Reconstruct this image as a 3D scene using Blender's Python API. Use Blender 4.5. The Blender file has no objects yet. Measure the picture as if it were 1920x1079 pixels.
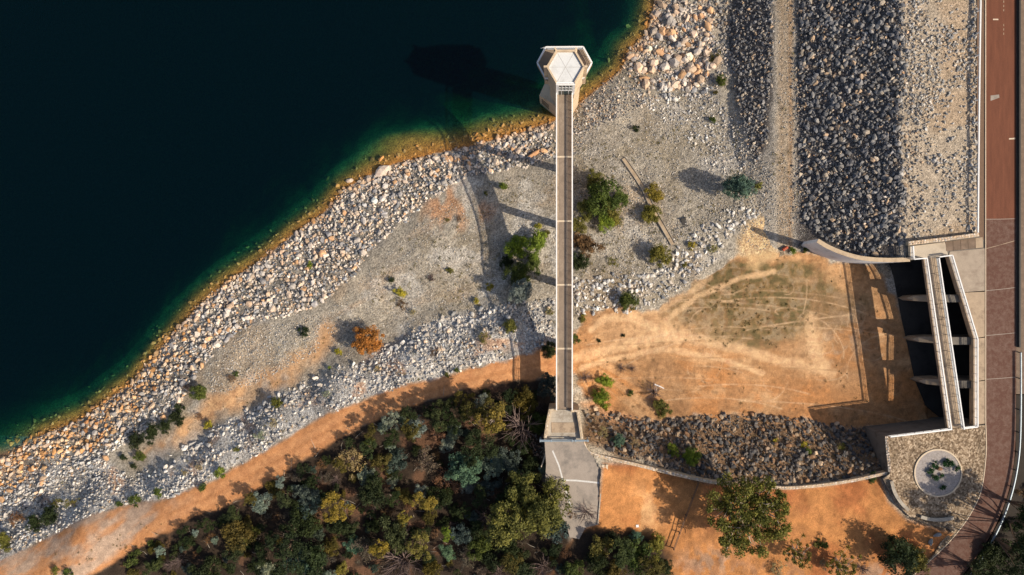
import bpy, math, random
import numpy as np
from mathutils import Vector, Matrix

# ------------------------------------------------------------------ camera, sky, sun, exposure
SC = bpy.context.scene
COL = SC.collection
CAM_H = 147.0            # camera height above the lake (m)
NX, NY, FPX = 1045.0, 540.0, 1280.0   # nadir point and focal length in photo pixels (1920 wide)
cam_d = bpy.data.cameras.new('camera')
cam = bpy.data.objects.new('camera', cam_d); COL.objects.link(cam)
cam.location = (0, 0, CAM_H); cam.rotation_euler = (0, 0, 0)
cam_d.sensor_width = 36.0; cam_d.lens = 24.0
cam_d.shift_x = -(NX - 960) / 1920.0
cam_d.clip_start = 1.0; cam_d.clip_end = 3000.0
SC.camera = cam

SUN_A, SUN_B = 1.18, 0.37          # shadow runs -1.18 m in x and +0.37 m in y for each metre of height
sun_vec = Vector((SUN_A, -SUN_B, 1.0)).normalized()     # towards the sun
world = bpy.data.worlds.new('World'); SC.world = world; world.use_nodes = True
wn = world.node_tree.nodes; wl = world.node_tree.links
bg = wn['Background']; sky = wn.new('ShaderNodeTexSky'); sky.sky_type = 'NISHITA'; sky.sun_disc = False
sky.sun_elevation = math.asin(sun_vec.z); sky.sun_rotation = math.atan2(sun_vec.x, sun_vec.y)
sky.air_density = 0.8; sky.dust_density = 2.4; sky.ozone_density = 0.6
wl.new(sky.outputs[0], bg.inputs[0]); bg.inputs[1].default_value = 0.11
sun_d = bpy.data.lights.new('sun', 'SUN'); sun = bpy.data.objects.new('sun', sun_d); COL.objects.link(sun)
sun_d.energy = 4.5; sun_d.angle = math.radians(0.5); sun_d.color = (1.0, 0.89, 0.73)
sun.rotation_euler = sun_vec.to_track_quat('Z', 'Y').to_euler(); sun.location = (60, -20, 120)
SC.view_settings.view_transform = 'Standard'; SC.view_settings.look = 'None'
SC.view_settings.exposure = 0.20; SC.view_settings.gamma = 1.0; SC.view_settings.use_curve_mapping = False
SC.render.engine = 'CYCLES'
SC.cycles.max_bounces = 5; SC.cycles.diffuse_bounces = 2; SC.cycles.glossy_bounces = 2
SC.cycles.transparent_max_bounces = 8; SC.cycles.volume_bounces = 0
SC.cycles.use_denoising = True

# ------------------------------------------------------------------ helpers
rng = np.random.default_rng(7)
random.seed(7)
def P(px, py, z):
    k = (CAM_H - z) / FPX
    return np.array([(px - NX) * k, (NY - py) * k, z])
def V(px, py, z): return Vector(P(px, py, z))
def smooth(a, b, x):
    t = np.clip((x - a) / (b - a), 0, 1); return t * t * (3 - 2 * t)
_perm = np.random.default_rng(3).random(65536)
def vnoise(x, y, s=0):
    xi = np.floor(x).astype(np.int64); yi = np.floor(y).astype(np.int64)
    fx = x - xi; fy = y - yi; fx = fx * fx * (3 - 2 * fx); fy = fy * fy * (3 - 2 * fy)
    def h(a, b): return _perm[(a * 7919 + b * 104729 + s * 31337) & 65535]
    return (h(xi, yi) * (1 - fx) + h(xi + 1, yi) * fx) * (1 - fy) + (h(xi, yi + 1) * (1 - fx) + h(xi + 1, yi + 1) * fx) * fy
def fbm(x, y, s=0, o=4):
    v = 0; a = .5; t = 0
    for i in range(o):
        v = v + a * vnoise(x * 2 ** i, y * 2 ** i, s + i * 17); t += a; a *= .55
    return v / t
def seg_dist(x, y, poly, closed=False):
    d = np.full(np.shape(x), 1e9); n = len(poly)
    for i in range(n if closed else n - 1):
        ax, ay = poly[i]; bx, by = poly[(i + 1) % n]
        dx, dy = bx - ax, by - ay; L = dx * dx + dy * dy + 1e-12
        t = np.clip(((x - ax) * dx + (y - ay) * dy) / L, 0, 1)
        d = np.minimum(d, (x - ax - t * dx) ** 2 + (y - ay - t * dy) ** 2)
    return np.sqrt(d)
def inside(x, y, poly):
    c = np.zeros(np.shape(x), bool); n = len(poly)
    for i in range(n):
        ax, ay = poly[i]; bx, by = poly[(i + 1) % n]
        if ay == by: continue
        c ^= ((ay > y) != (by > y)) & (x < (bx - ax) * (y - ay) / (by - ay) + ax)
    return c
def pmask(x, y, poly, soft):
    d = seg_dist(x, y, poly, True); s = np.where(inside(x, y, poly), d, -d)
    return smooth(-soft, soft, s)
def smooth_poly(pts, n=8):
    out = []; m = len(pts)
    for i in range(m - 1):
        p0 = np.array(pts[max(i - 1, 0)], float); p1 = np.array(pts[i], float); p2 = np.array(pts[i + 1], float); p3 = np.array(pts[min(i + 2, m - 1)], float)
        for k in range(n):
            t = k / n
            out.append(tuple(.5 * ((2 * p1) + (-p0 + p2) * t + (2 * p0 - 5 * p1 + 4 * p2 - p3) * t * t + (-p0 + 3 * p1 - 3 * p2 + p3) * t ** 3)))
    out.append(tuple(pts[-1])); return out

def put(o, parent=None, **props):
    COL.objects.link(o)
    if parent is not None: o.parent = parent
    for k, v in props.items():
        if v is not None: o[k] = v
    return o
def thing(name, label, cat, loc=(0, 0, 0), group=None, rz=0.0, scale=None):
    o = bpy.data.objects.new(name, None); o.empty_display_size = .2
    o.location = loc; o.rotation_euler = (0, 0, rz)
    if scale is not None: o.scale = scale
    return put(o, None, label=label, category=cat, group=group)
def structure(name):
    o = bpy.data.objects.new(name, None); return put(o, None, kind='structure')
def mesh_np(name, verts, loops, counts, mat, smooth_sh=False, attrs=None):
    """fast mesh: verts (n,3), flat loop index array, per-face vertex counts"""
    me = bpy.data.meshes.new(name); verts = np.asarray(verts, np.float32); loops = np.asarray(loops, np.int32); counts = np.asarray(counts, np.int32)
    me.vertices.add(len(verts)); me.vertices.foreach_set('co', verts.ravel())
    me.loops.add(len(loops)); me.loops.foreach_set('vertex_index', loops)
    me.polygons.add(len(counts)); st = np.zeros(len(counts), np.int32); st[1:] = np.cumsum(counts)[:-1]
    me.polygons.foreach_set('loop_start', st)
    try: me.polygons.foreach_set('loop_total', counts)
    except Exception: pass
    if smooth_sh: me.polygons.foreach_set('use_smooth', np.ones(len(counts), bool))
    else: me.polygons.foreach_set('use_smooth', np.zeros(len(counts), bool))
    for an, (dom, arr) in (attrs or {}).items():
        arr = np.asarray(arr, np.float32)
        if arr.ndim == 2:
            if arr.shape[1] == 3: arr = np.concatenate([arr, np.ones((len(arr), 1), np.float32)], 1)
            a = me.attributes.new(an, 'FLOAT_COLOR', dom); a.data.foreach_set('color', arr.ravel())
        else:
            a = me.attributes.new(an, 'FLOAT', dom); a.data.foreach_set('value', arr)
    me.update(calc_edges=True); me.validate()
    if mat is not None: me.materials.append(mat)
    return me
class MB:
    """collects boxes, prisms and tubes for ONE mesh"""
    def __init__(s): s.v = []; s.f = []
    def add(s, vs, fs):
        n = len(s.v); s.v += [tuple(v) for v in vs]; s.f += [tuple(i + n for i in f) for f in fs]
    def box(s, a, b):
        (x0, y0, z0), (x1, y1, z1) = a, b
        s.add([(x0, y0, z0), (x1, y0, z0), (x1, y1, z0), (x0, y1, z0), (x0, y0, z1), (x1, y0, z1), (x1, y1, z1), (x0, y1, z1)],
              [(3, 2, 1, 0), (4, 5, 6, 7), (0, 1, 5, 4), (1, 2, 6, 5), (2, 3, 7, 6), (3, 0, 4, 7)])
        return s
    def prism(s, poly, z0, z1, ztop=None):
        n = len(poly)
        ar = sum(poly[i][0] * poly[(i + 1) % n][1] - poly[(i + 1) % n][0] * poly[i][1] for i in range(n))
        if ar < 0: poly = poly[::-1]; ztop = ztop[::-1] if ztop is not None else None
        top = [(p[0], p[1], z1 if ztop is None else ztop[i]) for i, p in enumerate(poly)]
        s.add([(p[0], p[1], z0) for p in poly] + top,
              [tuple(range(n))[::-1], tuple(range(n, 2 * n))] + [(i, (i + 1) % n, n + (i + 1) % n, n + i) for i in range(n)])
        return s
    def beam(s, a, b, w, h):
        """square bar from a to b; w across, h in depth"""
        a = Vector(a); b = Vector(b); d = (b - a)
        if d.length < 1e-6: return s
        d.normalize(); up = Vector((0, 0, 1)) if abs(d.z) < .95 else Vector((1, 0, 0))
        sx = d.cross(up).normalized(); uz = sx.cross(d)
        vs = []
        for p in (a, b):
            for i, j in ((-1, -1), (1, -1), (1, 1), (-1, 1)): vs.append(p + sx * (i * w / 2) + uz * (j * h / 2))
        s.add(vs, [(0, 1, 2, 3)[::-1], (4, 5, 6, 7), (0, 1, 5, 4), (1, 2, 6, 5), (2, 3, 7, 6), (3, 0, 4, 7)])
        return s
    def tube(s, pts, rs, n=8):
        pts = [Vector(p) for p in pts]; base = len(s.v); ring = []
        for i, p in enumerate(pts):
            d = (pts[min(i + 1, len(pts) - 1)] - pts[max(i - 1, 0)])
            d = d.normalized() if d.length > 1e-6 else Vector((0, 0, 1))
            up = Vector((0, 0, 1)) if abs(d.z) < .9 else Vector((1, 0, 0)); a = d.cross(up).normalized(); b = a.cross(d)
            r = rs[i] if hasattr(rs, '__len__') else rs
            for k in range(n):
                t = 2 * math.pi * k / n; s.v.append(tuple(p + a * (math.cos(t) * r) + b * (math.sin(t) * r)))
        for i in range(len(pts) - 1):
            for k in range(n):
                s.f.append((base + i * n + k, base + i * n + (k + 1) % n, base + (i + 1) * n + (k + 1) % n, base + (i + 1) * n + k))
        s.f.append(tuple(base + k for k in range(n))[::-1]); s.f.append(tuple(base + (len(pts) - 1) * n + k for k in range(n)))
        return s
    def strip_wall(s, line, w, zb, zt):
        """wall of width w following a polyline [(x,y)...]; zb / zt scalars or lists"""
        n = len(line); L = []; R = []
        for i in range(n):
            a = np.array(line[max(i - 1, 0)][:2]); b = np.array(line[min(i + 1, n - 1)][:2]); d = b - a; d = d / (np.linalg.norm(d) + 1e-9)
            nn = np.array([-d[1], d[0]]); p = np.array(line[i][:2]); L.append(p + nn * w / 2); R.append(p - nn * w / 2)
        g = lambda z, i: z[i] if hasattr(z, '__len__') else z
        vs = []
        for i in range(n):
            vs += [(L[i][0], L[i][1], g(zb, i)), (R[i][0], R[i][1], g(zb, i)), (R[i][0], R[i][1], g(zt, i)), (L[i][0], L[i][1], g(zt, i))]
        fs = []
        for i in range(n - 1):
            a = i * 4; b = a + 4
            for k in range(4): fs.append((a + k, b + k, b + (k + 1) % 4, a + (k + 1) % 4)[::-1])
        fs.append((0, 1, 2, 3)[::-1]); e = (n - 1) * 4; fs.append((e, e + 1, e + 2, e + 3))
        s.add(vs, fs); return s
    def mesh(s, name, mat, bevel=0.0):
        me = bpy.data.meshes.new(name); me.from_pydata(s.v, [], s.f)
        import bmesh
        bm = bmesh.new(); bm.from_mesh(me); bmesh.ops.recalc_face_normals(bm, faces=bm.faces)
        if bevel: bmesh.ops.bevel(bm, geom=list(bm.edges), offset=bevel, segments=1, affect='EDGES', clamp_overlap=True)
        bm.to_mesh(me); bm.free(); me.update()
        if mat: me.materials.append(mat)
        return me
    def build(s, name, mat, parent=None, bevel=0.0, **props):
        return put(bpy.data.objects.new(name, s.mesh(name, mat, bevel)), parent, **props)

# ------------------------------------------------------------------ materials
MATS = {}
def new_mat(name):
    m = bpy.data.materials.new(name); m.use_nodes = True; nt = m.node_tree
    b = nt.nodes['Principled BSDF']; b.inputs['Roughness'].default_value = .9; b.inputs['Specular IOR Level'].default_value = .2
    MATS[name] = m; return m, nt, b
def node(nt, t, **kw):
    n = nt.nodes.new(t)
    for k, v in kw.items():
        if k.startswith('_'): setattr(n, k[1:], v)
        else: n.inputs[k.replace('__', ' ')].default_value = v
    return n
def mixc(nt, fac, a, b, mode='MIX'):
    n = nt.nodes.new('ShaderNodeMix'); n.data_type = 'RGBA'; n.blend_type = mode; n.clamp_factor = True
    for sock, val in ((n.inputs[0], fac), (n.inputs[6], a), (n.inputs[7], b)):
        if hasattr(val, 'links') or isinstance(val, bpy.types.NodeSocket): nt.links.new(val, sock)
        elif isinstance(val, (int, float)): sock.default_value = val
        else: sock.default_value = (*val, 1)
    return n.outputs[2]
def ramp(nt, src, stops):
    r = nt.nodes.new('ShaderNodeValToRGB'); nt.links.new(src, r.inputs[0]); e = r.color_ramp.elements
    while len(e) < len(stops): e.new(.5)
    for i, (p, c) in enumerate(stops): e[i].position = p; e[i].color = (*c, 1) if hasattr(c, '__len__') else (c, c, c, 1)
    return r.outputs[0]
def gpos(nt): return node(nt, 'ShaderNodeNewGeometry').outputs['Position']
def noise(nt, co, scale, detail=4, rough=.6):
    n = node(nt, 'ShaderNodeTexNoise', Scale=scale, Detail=detail, Roughness=rough); nt.links.new(co, n.inputs['Vector']); return n.outputs[0]
def stretch(nt, co, s):
    n = nt.nodes.new('ShaderNodeVectorMath'); n.operation = 'MULTIPLY'; nt.links.new(co, n.inputs[0]); n.inputs[1].default_value = s; return n.outputs[0]
def bump(nt, b, h, strength, dist):
    n = node(nt, 'ShaderNodeBump', Strength=strength, Distance=dist); nt.links.new(h, n.inputs['Height']); nt.links.new(n.outputs[0], b.inputs['Normal'])
def plain(name, col, var=.25, scale=1.5, rough=.85, metal=0.0, spec=.25, fine=12.0, stain=None):
    """worn surface: base colour with patchy and fine variation"""
    m, nt, b = new_mat(name); co = gpos(nt)
    n1 = noise(nt, co, scale, 5); n2 = noise(nt, co, fine, 3)
    c = mixc(nt, n1, tuple(x * (1 - var) for x in col), tuple(min(1, x * (1 + var)) for x in col))
    c = mixc(nt, .55, c, ramp(nt, n2, [(.3, .35), (.7, .65)]), 'OVERLAY')
    if stain:
        n3 = noise(nt, co, scale * .6, 6, .7); c = mixc(nt, ramp(nt, n3, [(.5, 0), (.68, 1)]), c, stain)
    nt.links.new(c, b.inputs['Base Color']); b.inputs['Roughness'].default_value = rough; b.inputs['Metallic'].default_value = metal; b.inputs['Specular IOR Level'].default_value = spec
    bump(nt, b, n2, .3, .03)
    return m
plain('concrete', (.42, .37, .30), .3, .8, stain=(.25, .2, .15))
plain('cream_concrete', (.60, .46, .31), .15, .5, stain=(.40, .29, .19))
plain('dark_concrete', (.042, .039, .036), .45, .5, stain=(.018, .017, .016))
plain('shaded_concrete', (.17, .15, .125), .35, .5, stain=(.07, .06, .05))  # patchy concrete, base darkened to put the spillway walls' shade into its colour
plain('pale_concrete', (.72, .73, .74), .14, .5, stain=(.48, .475, .465))
plain('wall_concrete', (.46, .44, .41), .25, .7, stain=(.27, .255, .24))
plain('roof_white', (.66, .66, .64), .1, .6, stain=(.5, .5, .48))
plain('white_paint', (.82, .80, .77), .06, 1.0, rough=.5)
plain('deck_asphalt', (.25, .19, .14), .3, .7, stain=(.33, .255, .19))
plain('deck_edge', (.40, .30, .205), .3, 1.2, stain=(.22, .16, .11))
plain('joint_cream', (.62, .50, .36), .2, 2.0)
plain('pad_asphalt', (.34, .285, .235), .18, .5, stain=(.2, .175, .15))
plain('road_paint', (.62, .6, .56), .3, 3.0)
plain('galvanised', (.30, .36, .40), .25, 1.0, rough=.45, metal=.3, spec=.5)
plain('rail_grey', (.55, .57, .6), .3, 1.0, rough=.4, metal=.3, spec=.5)
plain('dark_steel', (.05, .045, .04), .3, 1.0, rough=.6)
plain('rust_timber', (.16, .10, .065), .3, 2.0)
plain('stone_slab', (.30, .29, .27), .35, 2.0, stain=(.18, .17, .15))
plain('bark', (.16, .11, .075), .4, 3.0)
plain('pale_bark', (.62, .5, .4), .25, 2.0, stain=(.38, .28, .22))
plain('dead_twig', (.17, .12, .105), .35, 3.0)
plain('brown_paver', (.17, .12, .085), .3, 1.5, stain=(.24, .17, .12))
plain('terrace', (.50, .42, .32), .15, .8, stain=(.38, .31, .23))
plain('terrace_wear', (.36, .29, .22), .25, .9, stain=(.26, .2, .15))
plain('red_metal', (.5, .08, .03), .2, 2.0, rough=.5)
plain('blue_plastic', (.05, .28, .42), .1, 1.0, rough=.4)
plain('white_sheet', (.85, .84, .82), .05, 1.0)
plain('sandy_concrete', (.50, .38, .25), .25, 1.0, stain=(.36, .26, .17))
m, nt, b = new_mat('window_glass'); b.inputs['Base Color'].default_value = (.02, .05, .055, 1); b.inputs['Roughness'].default_value = .08; b.inputs['Specular IOR Level'].default_value = .6

# rocks: one material reads a per-vertex stone colour, the other the object's own colour
def rock_mat(name, use_attr):
    m, nt, b = new_mat(name); co = gpos(nt)
    if use_attr: c0 = node(nt, 'ShaderNodeAttribute', _attribute_name='stone').outputs['Color']
    else: c0 = node(nt, 'ShaderNodeObjectInfo').outputs['Color']
    n1 = noise(nt, co, 2.2, 4, .65)
    c = mixc(nt, .6, c0, ramp(nt, n1, [(.3, .3), (.72, .68)]), 'OVERLAY'); nt.links.new(c, b.inputs['Base Color'])
    bump(nt, b, noise(nt, co, 5, 3), .35, .08)
rock_mat('stone_attr', True); rock_mat('stone_object', False)

# ground: albedo and stoniness painted per vertex by zone, broken up by noise and fine gravel cells
m, nt, b = new_mat('ground'); co = gpos(nt)
at = node(nt, 'ShaderNodeAttribute', _attribute_name='albedo').outputs['Color']
st = node(nt, 'ShaderNodeAttribute', _attribute_name='stony').outputs['Fac']
n1 = noise(nt, co, .9, 6, .65); n2 = noise(nt, co, 7, 4, .6)
c = mixc(nt, .7, at, ramp(nt, n1, [(.28, .3), (.72, .7)]), 'OVERLAY')
c = mixc(nt, .7, c, ramp(nt, n2, [(.3, .28), (.7, .72)]), 'OVERLAY')
vo = node(nt, 'ShaderNodeTexVoronoi', Scale=4.5, Randomness=1.0); nt.links.new(co, vo.inputs['Vector'])
bw = node(nt, 'ShaderNodeRGBToBW'); nt.links.new(vo.outputs['Color'], bw.inputs[0])
pe = ramp(nt, bw.outputs[0], [(.15, .16), (.5, .5), (.85, .86)])
c = mixc(nt, st, c, mixc(nt, .75, c, pe, 'OVERLAY')); nt.links.new(c, b.inputs['Base Color'])
hm = nt.nodes.new('ShaderNodeMath'); hm.operation = 'MULTIPLY'; nt.links.new(vo.outputs['Distance'], hm.inputs[0]); nt.links.new(st, hm.inputs[1])
hs = nt.nodes.new('ShaderNodeMath'); hs.operation = 'SUBTRACT'; nt.links.new(n2, hs.inputs[0]); nt.links.new(hm.outputs[0], hs.inputs[1])
bump(nt, b, hs.outputs[0], .6, .14)

# water: clear body that absorbs red first, a dim teal scattering term and a thin sky reflection
m, nt, b = new_mat('lake_water'); nt.nodes.remove(b); out = nt.nodes['Material Output']; co = gpos(nt)
tr = node(nt, 'ShaderNodeBsdfTransparent'); df = node(nt, 'ShaderNodeBsdfDiffuse'); gl = node(nt, 'ShaderNodeBsdfGlossy', Roughness=.06)
df.inputs[0].default_value = (.0, .0040, .0058, 1)
ad = nt.nodes.new('ShaderNodeAddShader'); nt.links.new(tr.outputs[0], ad.inputs[0]); nt.links.new(df.outputs[0], ad.inputs[1])
lw = node(nt, 'ShaderNodeLayerWeight', Blend=.5); pw5 = nt.nodes.new('ShaderNodeMath'); pw5.operation = 'POWER'; pw5.inputs[1].default_value = 5; nt.links.new(lw.outputs['Facing'], pw5.inputs[0])
fr = nt.nodes.new('ShaderNodeMath'); fr.operation = 'MULTIPLY_ADD'; fr.inputs[1].default_value = .98; fr.inputs[2].default_value = .02; nt.links.new(pw5.outputs[0], fr.inputs[0]); mx = nt.nodes.new('ShaderNodeMixShader')
nt.links.new(fr.outputs[0], mx.inputs[0]); nt.links.new(ad.outputs[0], mx.inputs[1]); nt.links.new(gl.outputs[0], mx.inputs[2])
bp = node(nt, 'ShaderNodeBump', Strength=.25, Distance=.05); nt.links.new(noise(nt, co, 1.6, 4), bp.inputs['Height']); nt.links.new(bp.outputs[0], gl.inputs['Normal'])
va = node(nt, 'ShaderNodeVolumeAbsorption', Density=.55); va.inputs['Color'].default_value = (.10, .69, .64, 1)
nt.links.new(mx.outputs[0], out.inputs['Surface']); nt.links.new(va.outputs[0], out.inputs['Volume'])

# crest road: red-brown bitumen, greyer and scaled south of the joint
m, nt, b = new_mat('crest_asphalt'); co = gpos(nt)
sx = node(nt, 'ShaderNodeSeparateXYZ'); nt.links.new(co, sx.inputs[0])
n1 = noise(nt, stretch(nt, co, (1.2, .16, 1)), 1.1, 6, .65); n2 = noise(nt, co, 1.3, 6, .75)
red = mixc(nt, n1, (.085, .03, .016), (.215, .078, .042)); grey = mixc(nt, ramp(nt, n2, [(.42, 0), (.66, 1)]), (.11, .05, .034), (.165, .10, .076))
mr = node(nt, 'ShaderNodeMapRange'); nt.links.new(sx.outputs[1], mr.inputs[0]); mr.inputs[1].default_value = 12.6; mr.inputs[2].default_value = 13.0
c = mixc(nt, mr.outputs[0], grey, red); c = mixc(nt, .5, c, ramp(nt, noise(nt, co, 9, 3), [(.3, .35), (.7, .65)]), 'OVERLAY')
nt.links.new(c, b.inputs['Base Color']); b.inputs['Roughness'].default_value = .8
# plaza: crazy paving in brown and cream
m, nt, b = new_mat('crazy_paving'); co = gpos(nt)
vo = node(nt, 'ShaderNodeTexVoronoi', Scale=3.4, Randomness=1.0); nt.links.new(co, vo.inputs['Vector'])
ve = node(nt, 'ShaderNodeTexVoronoi', Scale=3.4, Randomness=1.0, _feature='DISTANCE_TO_EDGE'); nt.links.new(co, ve.inputs['Vector'])
bw = node(nt, 'ShaderNodeRGBToBW'); nt.links.new(vo.outputs['Color'], bw.inputs[0])
c = ramp(nt, bw.outputs[0], [(.15, (.13, .085, .05)), (.5, (.28, .20, .125)), (.85, (.52, .40, .275))])
c = mixc(nt, ramp(nt, ve.outputs['Distance'], [(0, 1), (.06, 0)]), c, (.13, .095, .07))
c = mixc(nt, .9, c, ramp(nt, noise(nt, co, .45, 6, .75), [(.3, .24), (.7, .70)]), 'OVERLAY')
nt.links.new(c, b.inputs['Base Color']); bump(nt, b, ve.outputs['Distance'], .4, .05)

def leaf_mat(name, trans=.25):
    m, nt, b = new_mat(name); out = nt.nodes['Material Output']
    oi = node(nt, 'ShaderNodeObjectInfo'); tn = node(nt, 'ShaderNodeAttribute', _attribute_name='tint').outputs['Fac']
    c = mixc(nt, 1.0, oi.outputs['Color'], ramp(nt, tn, [(0, (.45, .50, .5)), (.5, (1, 1, 1)), (1, (1.75, 1.6, 1.35))]), 'MULTIPLY')
    nt.links.new(c, b.inputs['Base Color']); b.inputs['Roughness'].default_value = .7
    t = node(nt, 'ShaderNodeBsdfTranslucent'); nt.links.new(c, t.inputs[0]); mx = nt.nodes.new('ShaderNodeMixShader'); mx.inputs[0].default_value = trans
    nt.links.new(b.outputs[0], mx.inputs[1]); nt.links.new(t.outputs[0], mx.inputs[2]); nt.links.new(mx.outputs[0], out.inputs[0])
leaf_mat('leaves')
M = MATS

# ------------------------------------------------------------------ terrain heights
SHORE = [(-260, 985), (-100, 915), (0, 860), (60, 825), (150, 788), (250, 716), (290, 667), (330, 621), (370, 577), (430, 527), (500, 481), (560, 432), (610, 397), (645, 356),
         (690, 330), (740, 308), (820, 288), (880, 275), (960, 254), (1035, 230), (1075, 205), (1105, 180), (1165, 132), (1180, 95), (1213, 62), (1224, 20), (1230, -20), (1235, -120), (1240, -300)]
SHW = [tuple(P(a, b, 0)[:2]) for a, b in SHORE]
LAKE = SHW + [(20, 400), (-400, 400), (-400, -60)]
CT = [(890, 340, 3.4), (925, 440, 6.9), (985, 600, 11.3), (985, 690, 12.9), (1150, 180, 1.5), (1250, 200, 3), (1330, 230, 4.5), (1150, 260, 3.5), (1150, 350, 6), (1250, 300, 5.5), (1350, 330, 7.5),
      (1400, 300, 7.3), (1300, 130, 2.2), (1280, 40, 1.8), (1370, 50, 4), (1370, 150, 4.8), (1200, 480, 9.2), (1300, 430, 9.3), (1400, 400, 9.9), (1300, 520, 10.5), (1200, 580, 10.8), (1100, 600, 11.5),
      (1470, 0, 4.5), (1470, 150, 5.6), (1470, 300, 8), (1460, 420, 10.2), (1440, 445, 10.5), (1600, 100, 4.5), (1600, 300, 6), (1800, 200, 5), (1700, 440, 7), (1280, -80, 2), (1400, -80, 4), (1600, -80, 4.5),
      (1300, 600, 10.8), (1400, 550, 10.7), (1500, 500, 10.6), (1500, 600, 10.6), (1600, 550, 10.5), (1600, 700, 10.5), (1680, 600, 10.4), (1700, 760, 10.4), (1400, 700, 10.7), (1250, 660, 11.2), (1300, 730, 11),
      (1500, 740, 10.7), (1600, 790, 10.6), (1040, 670, 12.6), (950, 690, 12.9), (850, 720, 13), (740, 745, 13), (640, 785, 13), (500, 870, 13), (400, 920, 13), (330, 955, 13), (200, 1000, 13), (60, 1060, 13), (-60, 1110, 13),
      (850, 695, 12.7), (640, 765, 12.7), (500, 845, 12.7), (330, 930, 12.6), (150, 985, 12.5), (0, 1055, 12.5), (1040, 560, 10), (900, 590, 9.0), (750, 640, 8.0), (600, 700, 7.4), (480, 760, 7.0), (380, 820, 6.7), (280, 880, 6.8), (912, 612, 11.2), (765, 661, 10.6), (615, 721, 10.3), (495, 781, 10), (395, 841, 9.8), (295, 901, 9.6),
      (150, 930, 7), (60, 965, 6.5), (-40, 1000, 6), (800, 480, 6.6), (700, 520, 5.6), (620, 600, 6.2), (560, 650, 6.3), (480, 710, 6.3), (420, 740, 6.2), (330, 800, 6.2), (830, 350, 3.6), (720, 430, 4.2), (640, 500, 4.4),
      (560, 570, 4.6), (480, 620, 4.6), (400, 680, 4.5), (300, 760, 4.5), (200, 830, 4.2), (100, 890, 4), (-60, 955, 3.5), (700, 820, 13.5), (500, 950, 13.6), (300, 1040, 13.5), (900, 780, 13.5), (900, 900, 14.5), (700, 950, 14.5), (600, 1050, 15),
      (800, 1050, 15), (980, 860, 15), (1000, 1000, 16.8), (1000, 1100, 17), (400, 1110, 14.2), (200, 1130, 13.6), (1010, 755, 13.2), (1012, 810, 14.4), (1080, 850, 18.5), (1080, 950, 18.5), (1080, 1060, 18.5), (1110, 778, 12.6), (1106, 826, 17.2),
      (1150, 790, 12.4), (1250, 790, 11.8), (1400, 782, 11), (1550, 792, 10.8), (1620, 803, 10.7), (1150, 845, 17.2), (1200, 862, 17.5), (1330, 905, 17.6), (1470, 910, 17.6), (1560, 905, 17.6), (1645, 892, 17.6), (1200, 950, 18),
      (1300, 970, 18), (1400, 1000, 18), (1550, 970, 18), (1600, 1050, 18.2), (1250, 1060, 18), (1640, 940, 18), (1700, 1040, 18.4), (1760, 900, 18.2), (1850, 950, 18.4), (1300, 1130, 18), (1600, 1140, 18.2), (1900, 1100, 17.5), (1950, 900, 16.5), (1980, 600, 15)]
pts = [(*P(a, b, z)[:2], z) for a, b, z in CT]
for i in range(0, len(SHORE) - 1):
    (a, b), (c_, d_) = SHORE[i], SHORE[i + 1]
    for t in (0, .5): pts.append((*P(a + (c_ - a) * t, b + (d_ - b) * t, 0)[:2], 0.0))
pts += [(-200, -160, 14), (0, -160, 17), (200, -160, 17), (200, 0, 12), (200, 150, 6), (120, 160, 4), (60, 160, 3)]
pts = np.array(pts)
def _tps(r2): return r2 * np.log(np.maximum(r2, 1e-9)) * .5
_n = len(pts); _S = 50.0
_A = np.zeros((_n + 3, _n + 3)); _xy = pts[:, :2] / _S
_A[:_n, :_n] = _tps(((_xy[:, None] - _xy[None]) ** 2).sum(2)) + np.eye(_n) * 2e-4
_A[:_n, _n] = 1; _A[:_n, _n + 1:] = _xy; _A[_n, :_n] = 1; _A[_n + 1:, :_n] = _xy.T
_w = np.linalg.solve(_A, np.concatenate([pts[:, 2], [0, 0, 0]]))
def tps(x, y):
    x = np.asarray(x, float); y = np.asarray(y, float); X = x.ravel() / _S; Y = y.ravel() / _S; out = np.empty(len(X))
    for s in range(0, len(X), 20000):
        a = X[s:s + 20000]; b_ = Y[s:s + 20000]
        out[s:s + 20000] = _tps((a[:, None] - _xy[None, :, 0]) ** 2 + (b_[:, None] - _xy[None, :, 1]) ** 2) @ _w[:_n] + _w[_n] + _w[_n + 1] * a + _w[_n + 2] * b_
    return out.reshape(x.shape)
SPILL = [tuple(P(a, b, 10.5)[:2]) for a, b in ((1690, 470), (1970, 470), (1970, 800), (1745, 800), (1735, 740), (1715, 690), (1700, 590))]
PLAT = [tuple(P(a, b, 19)[:2]) for a, b in ((1661, 822), (1970, 796), (1970, 1090), (1740, 1070), (1790, 1000), (1735, 985), (1700, 968), (1672, 935), (1664, 897))]
ABUT = [tuple(P(a, b, 19)[:2]) for a, b in ((1022, 776), (1092, 776), (1100, 840), (1125, 880), (1120, 985), (1060, 985), (1026, 905))]
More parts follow.
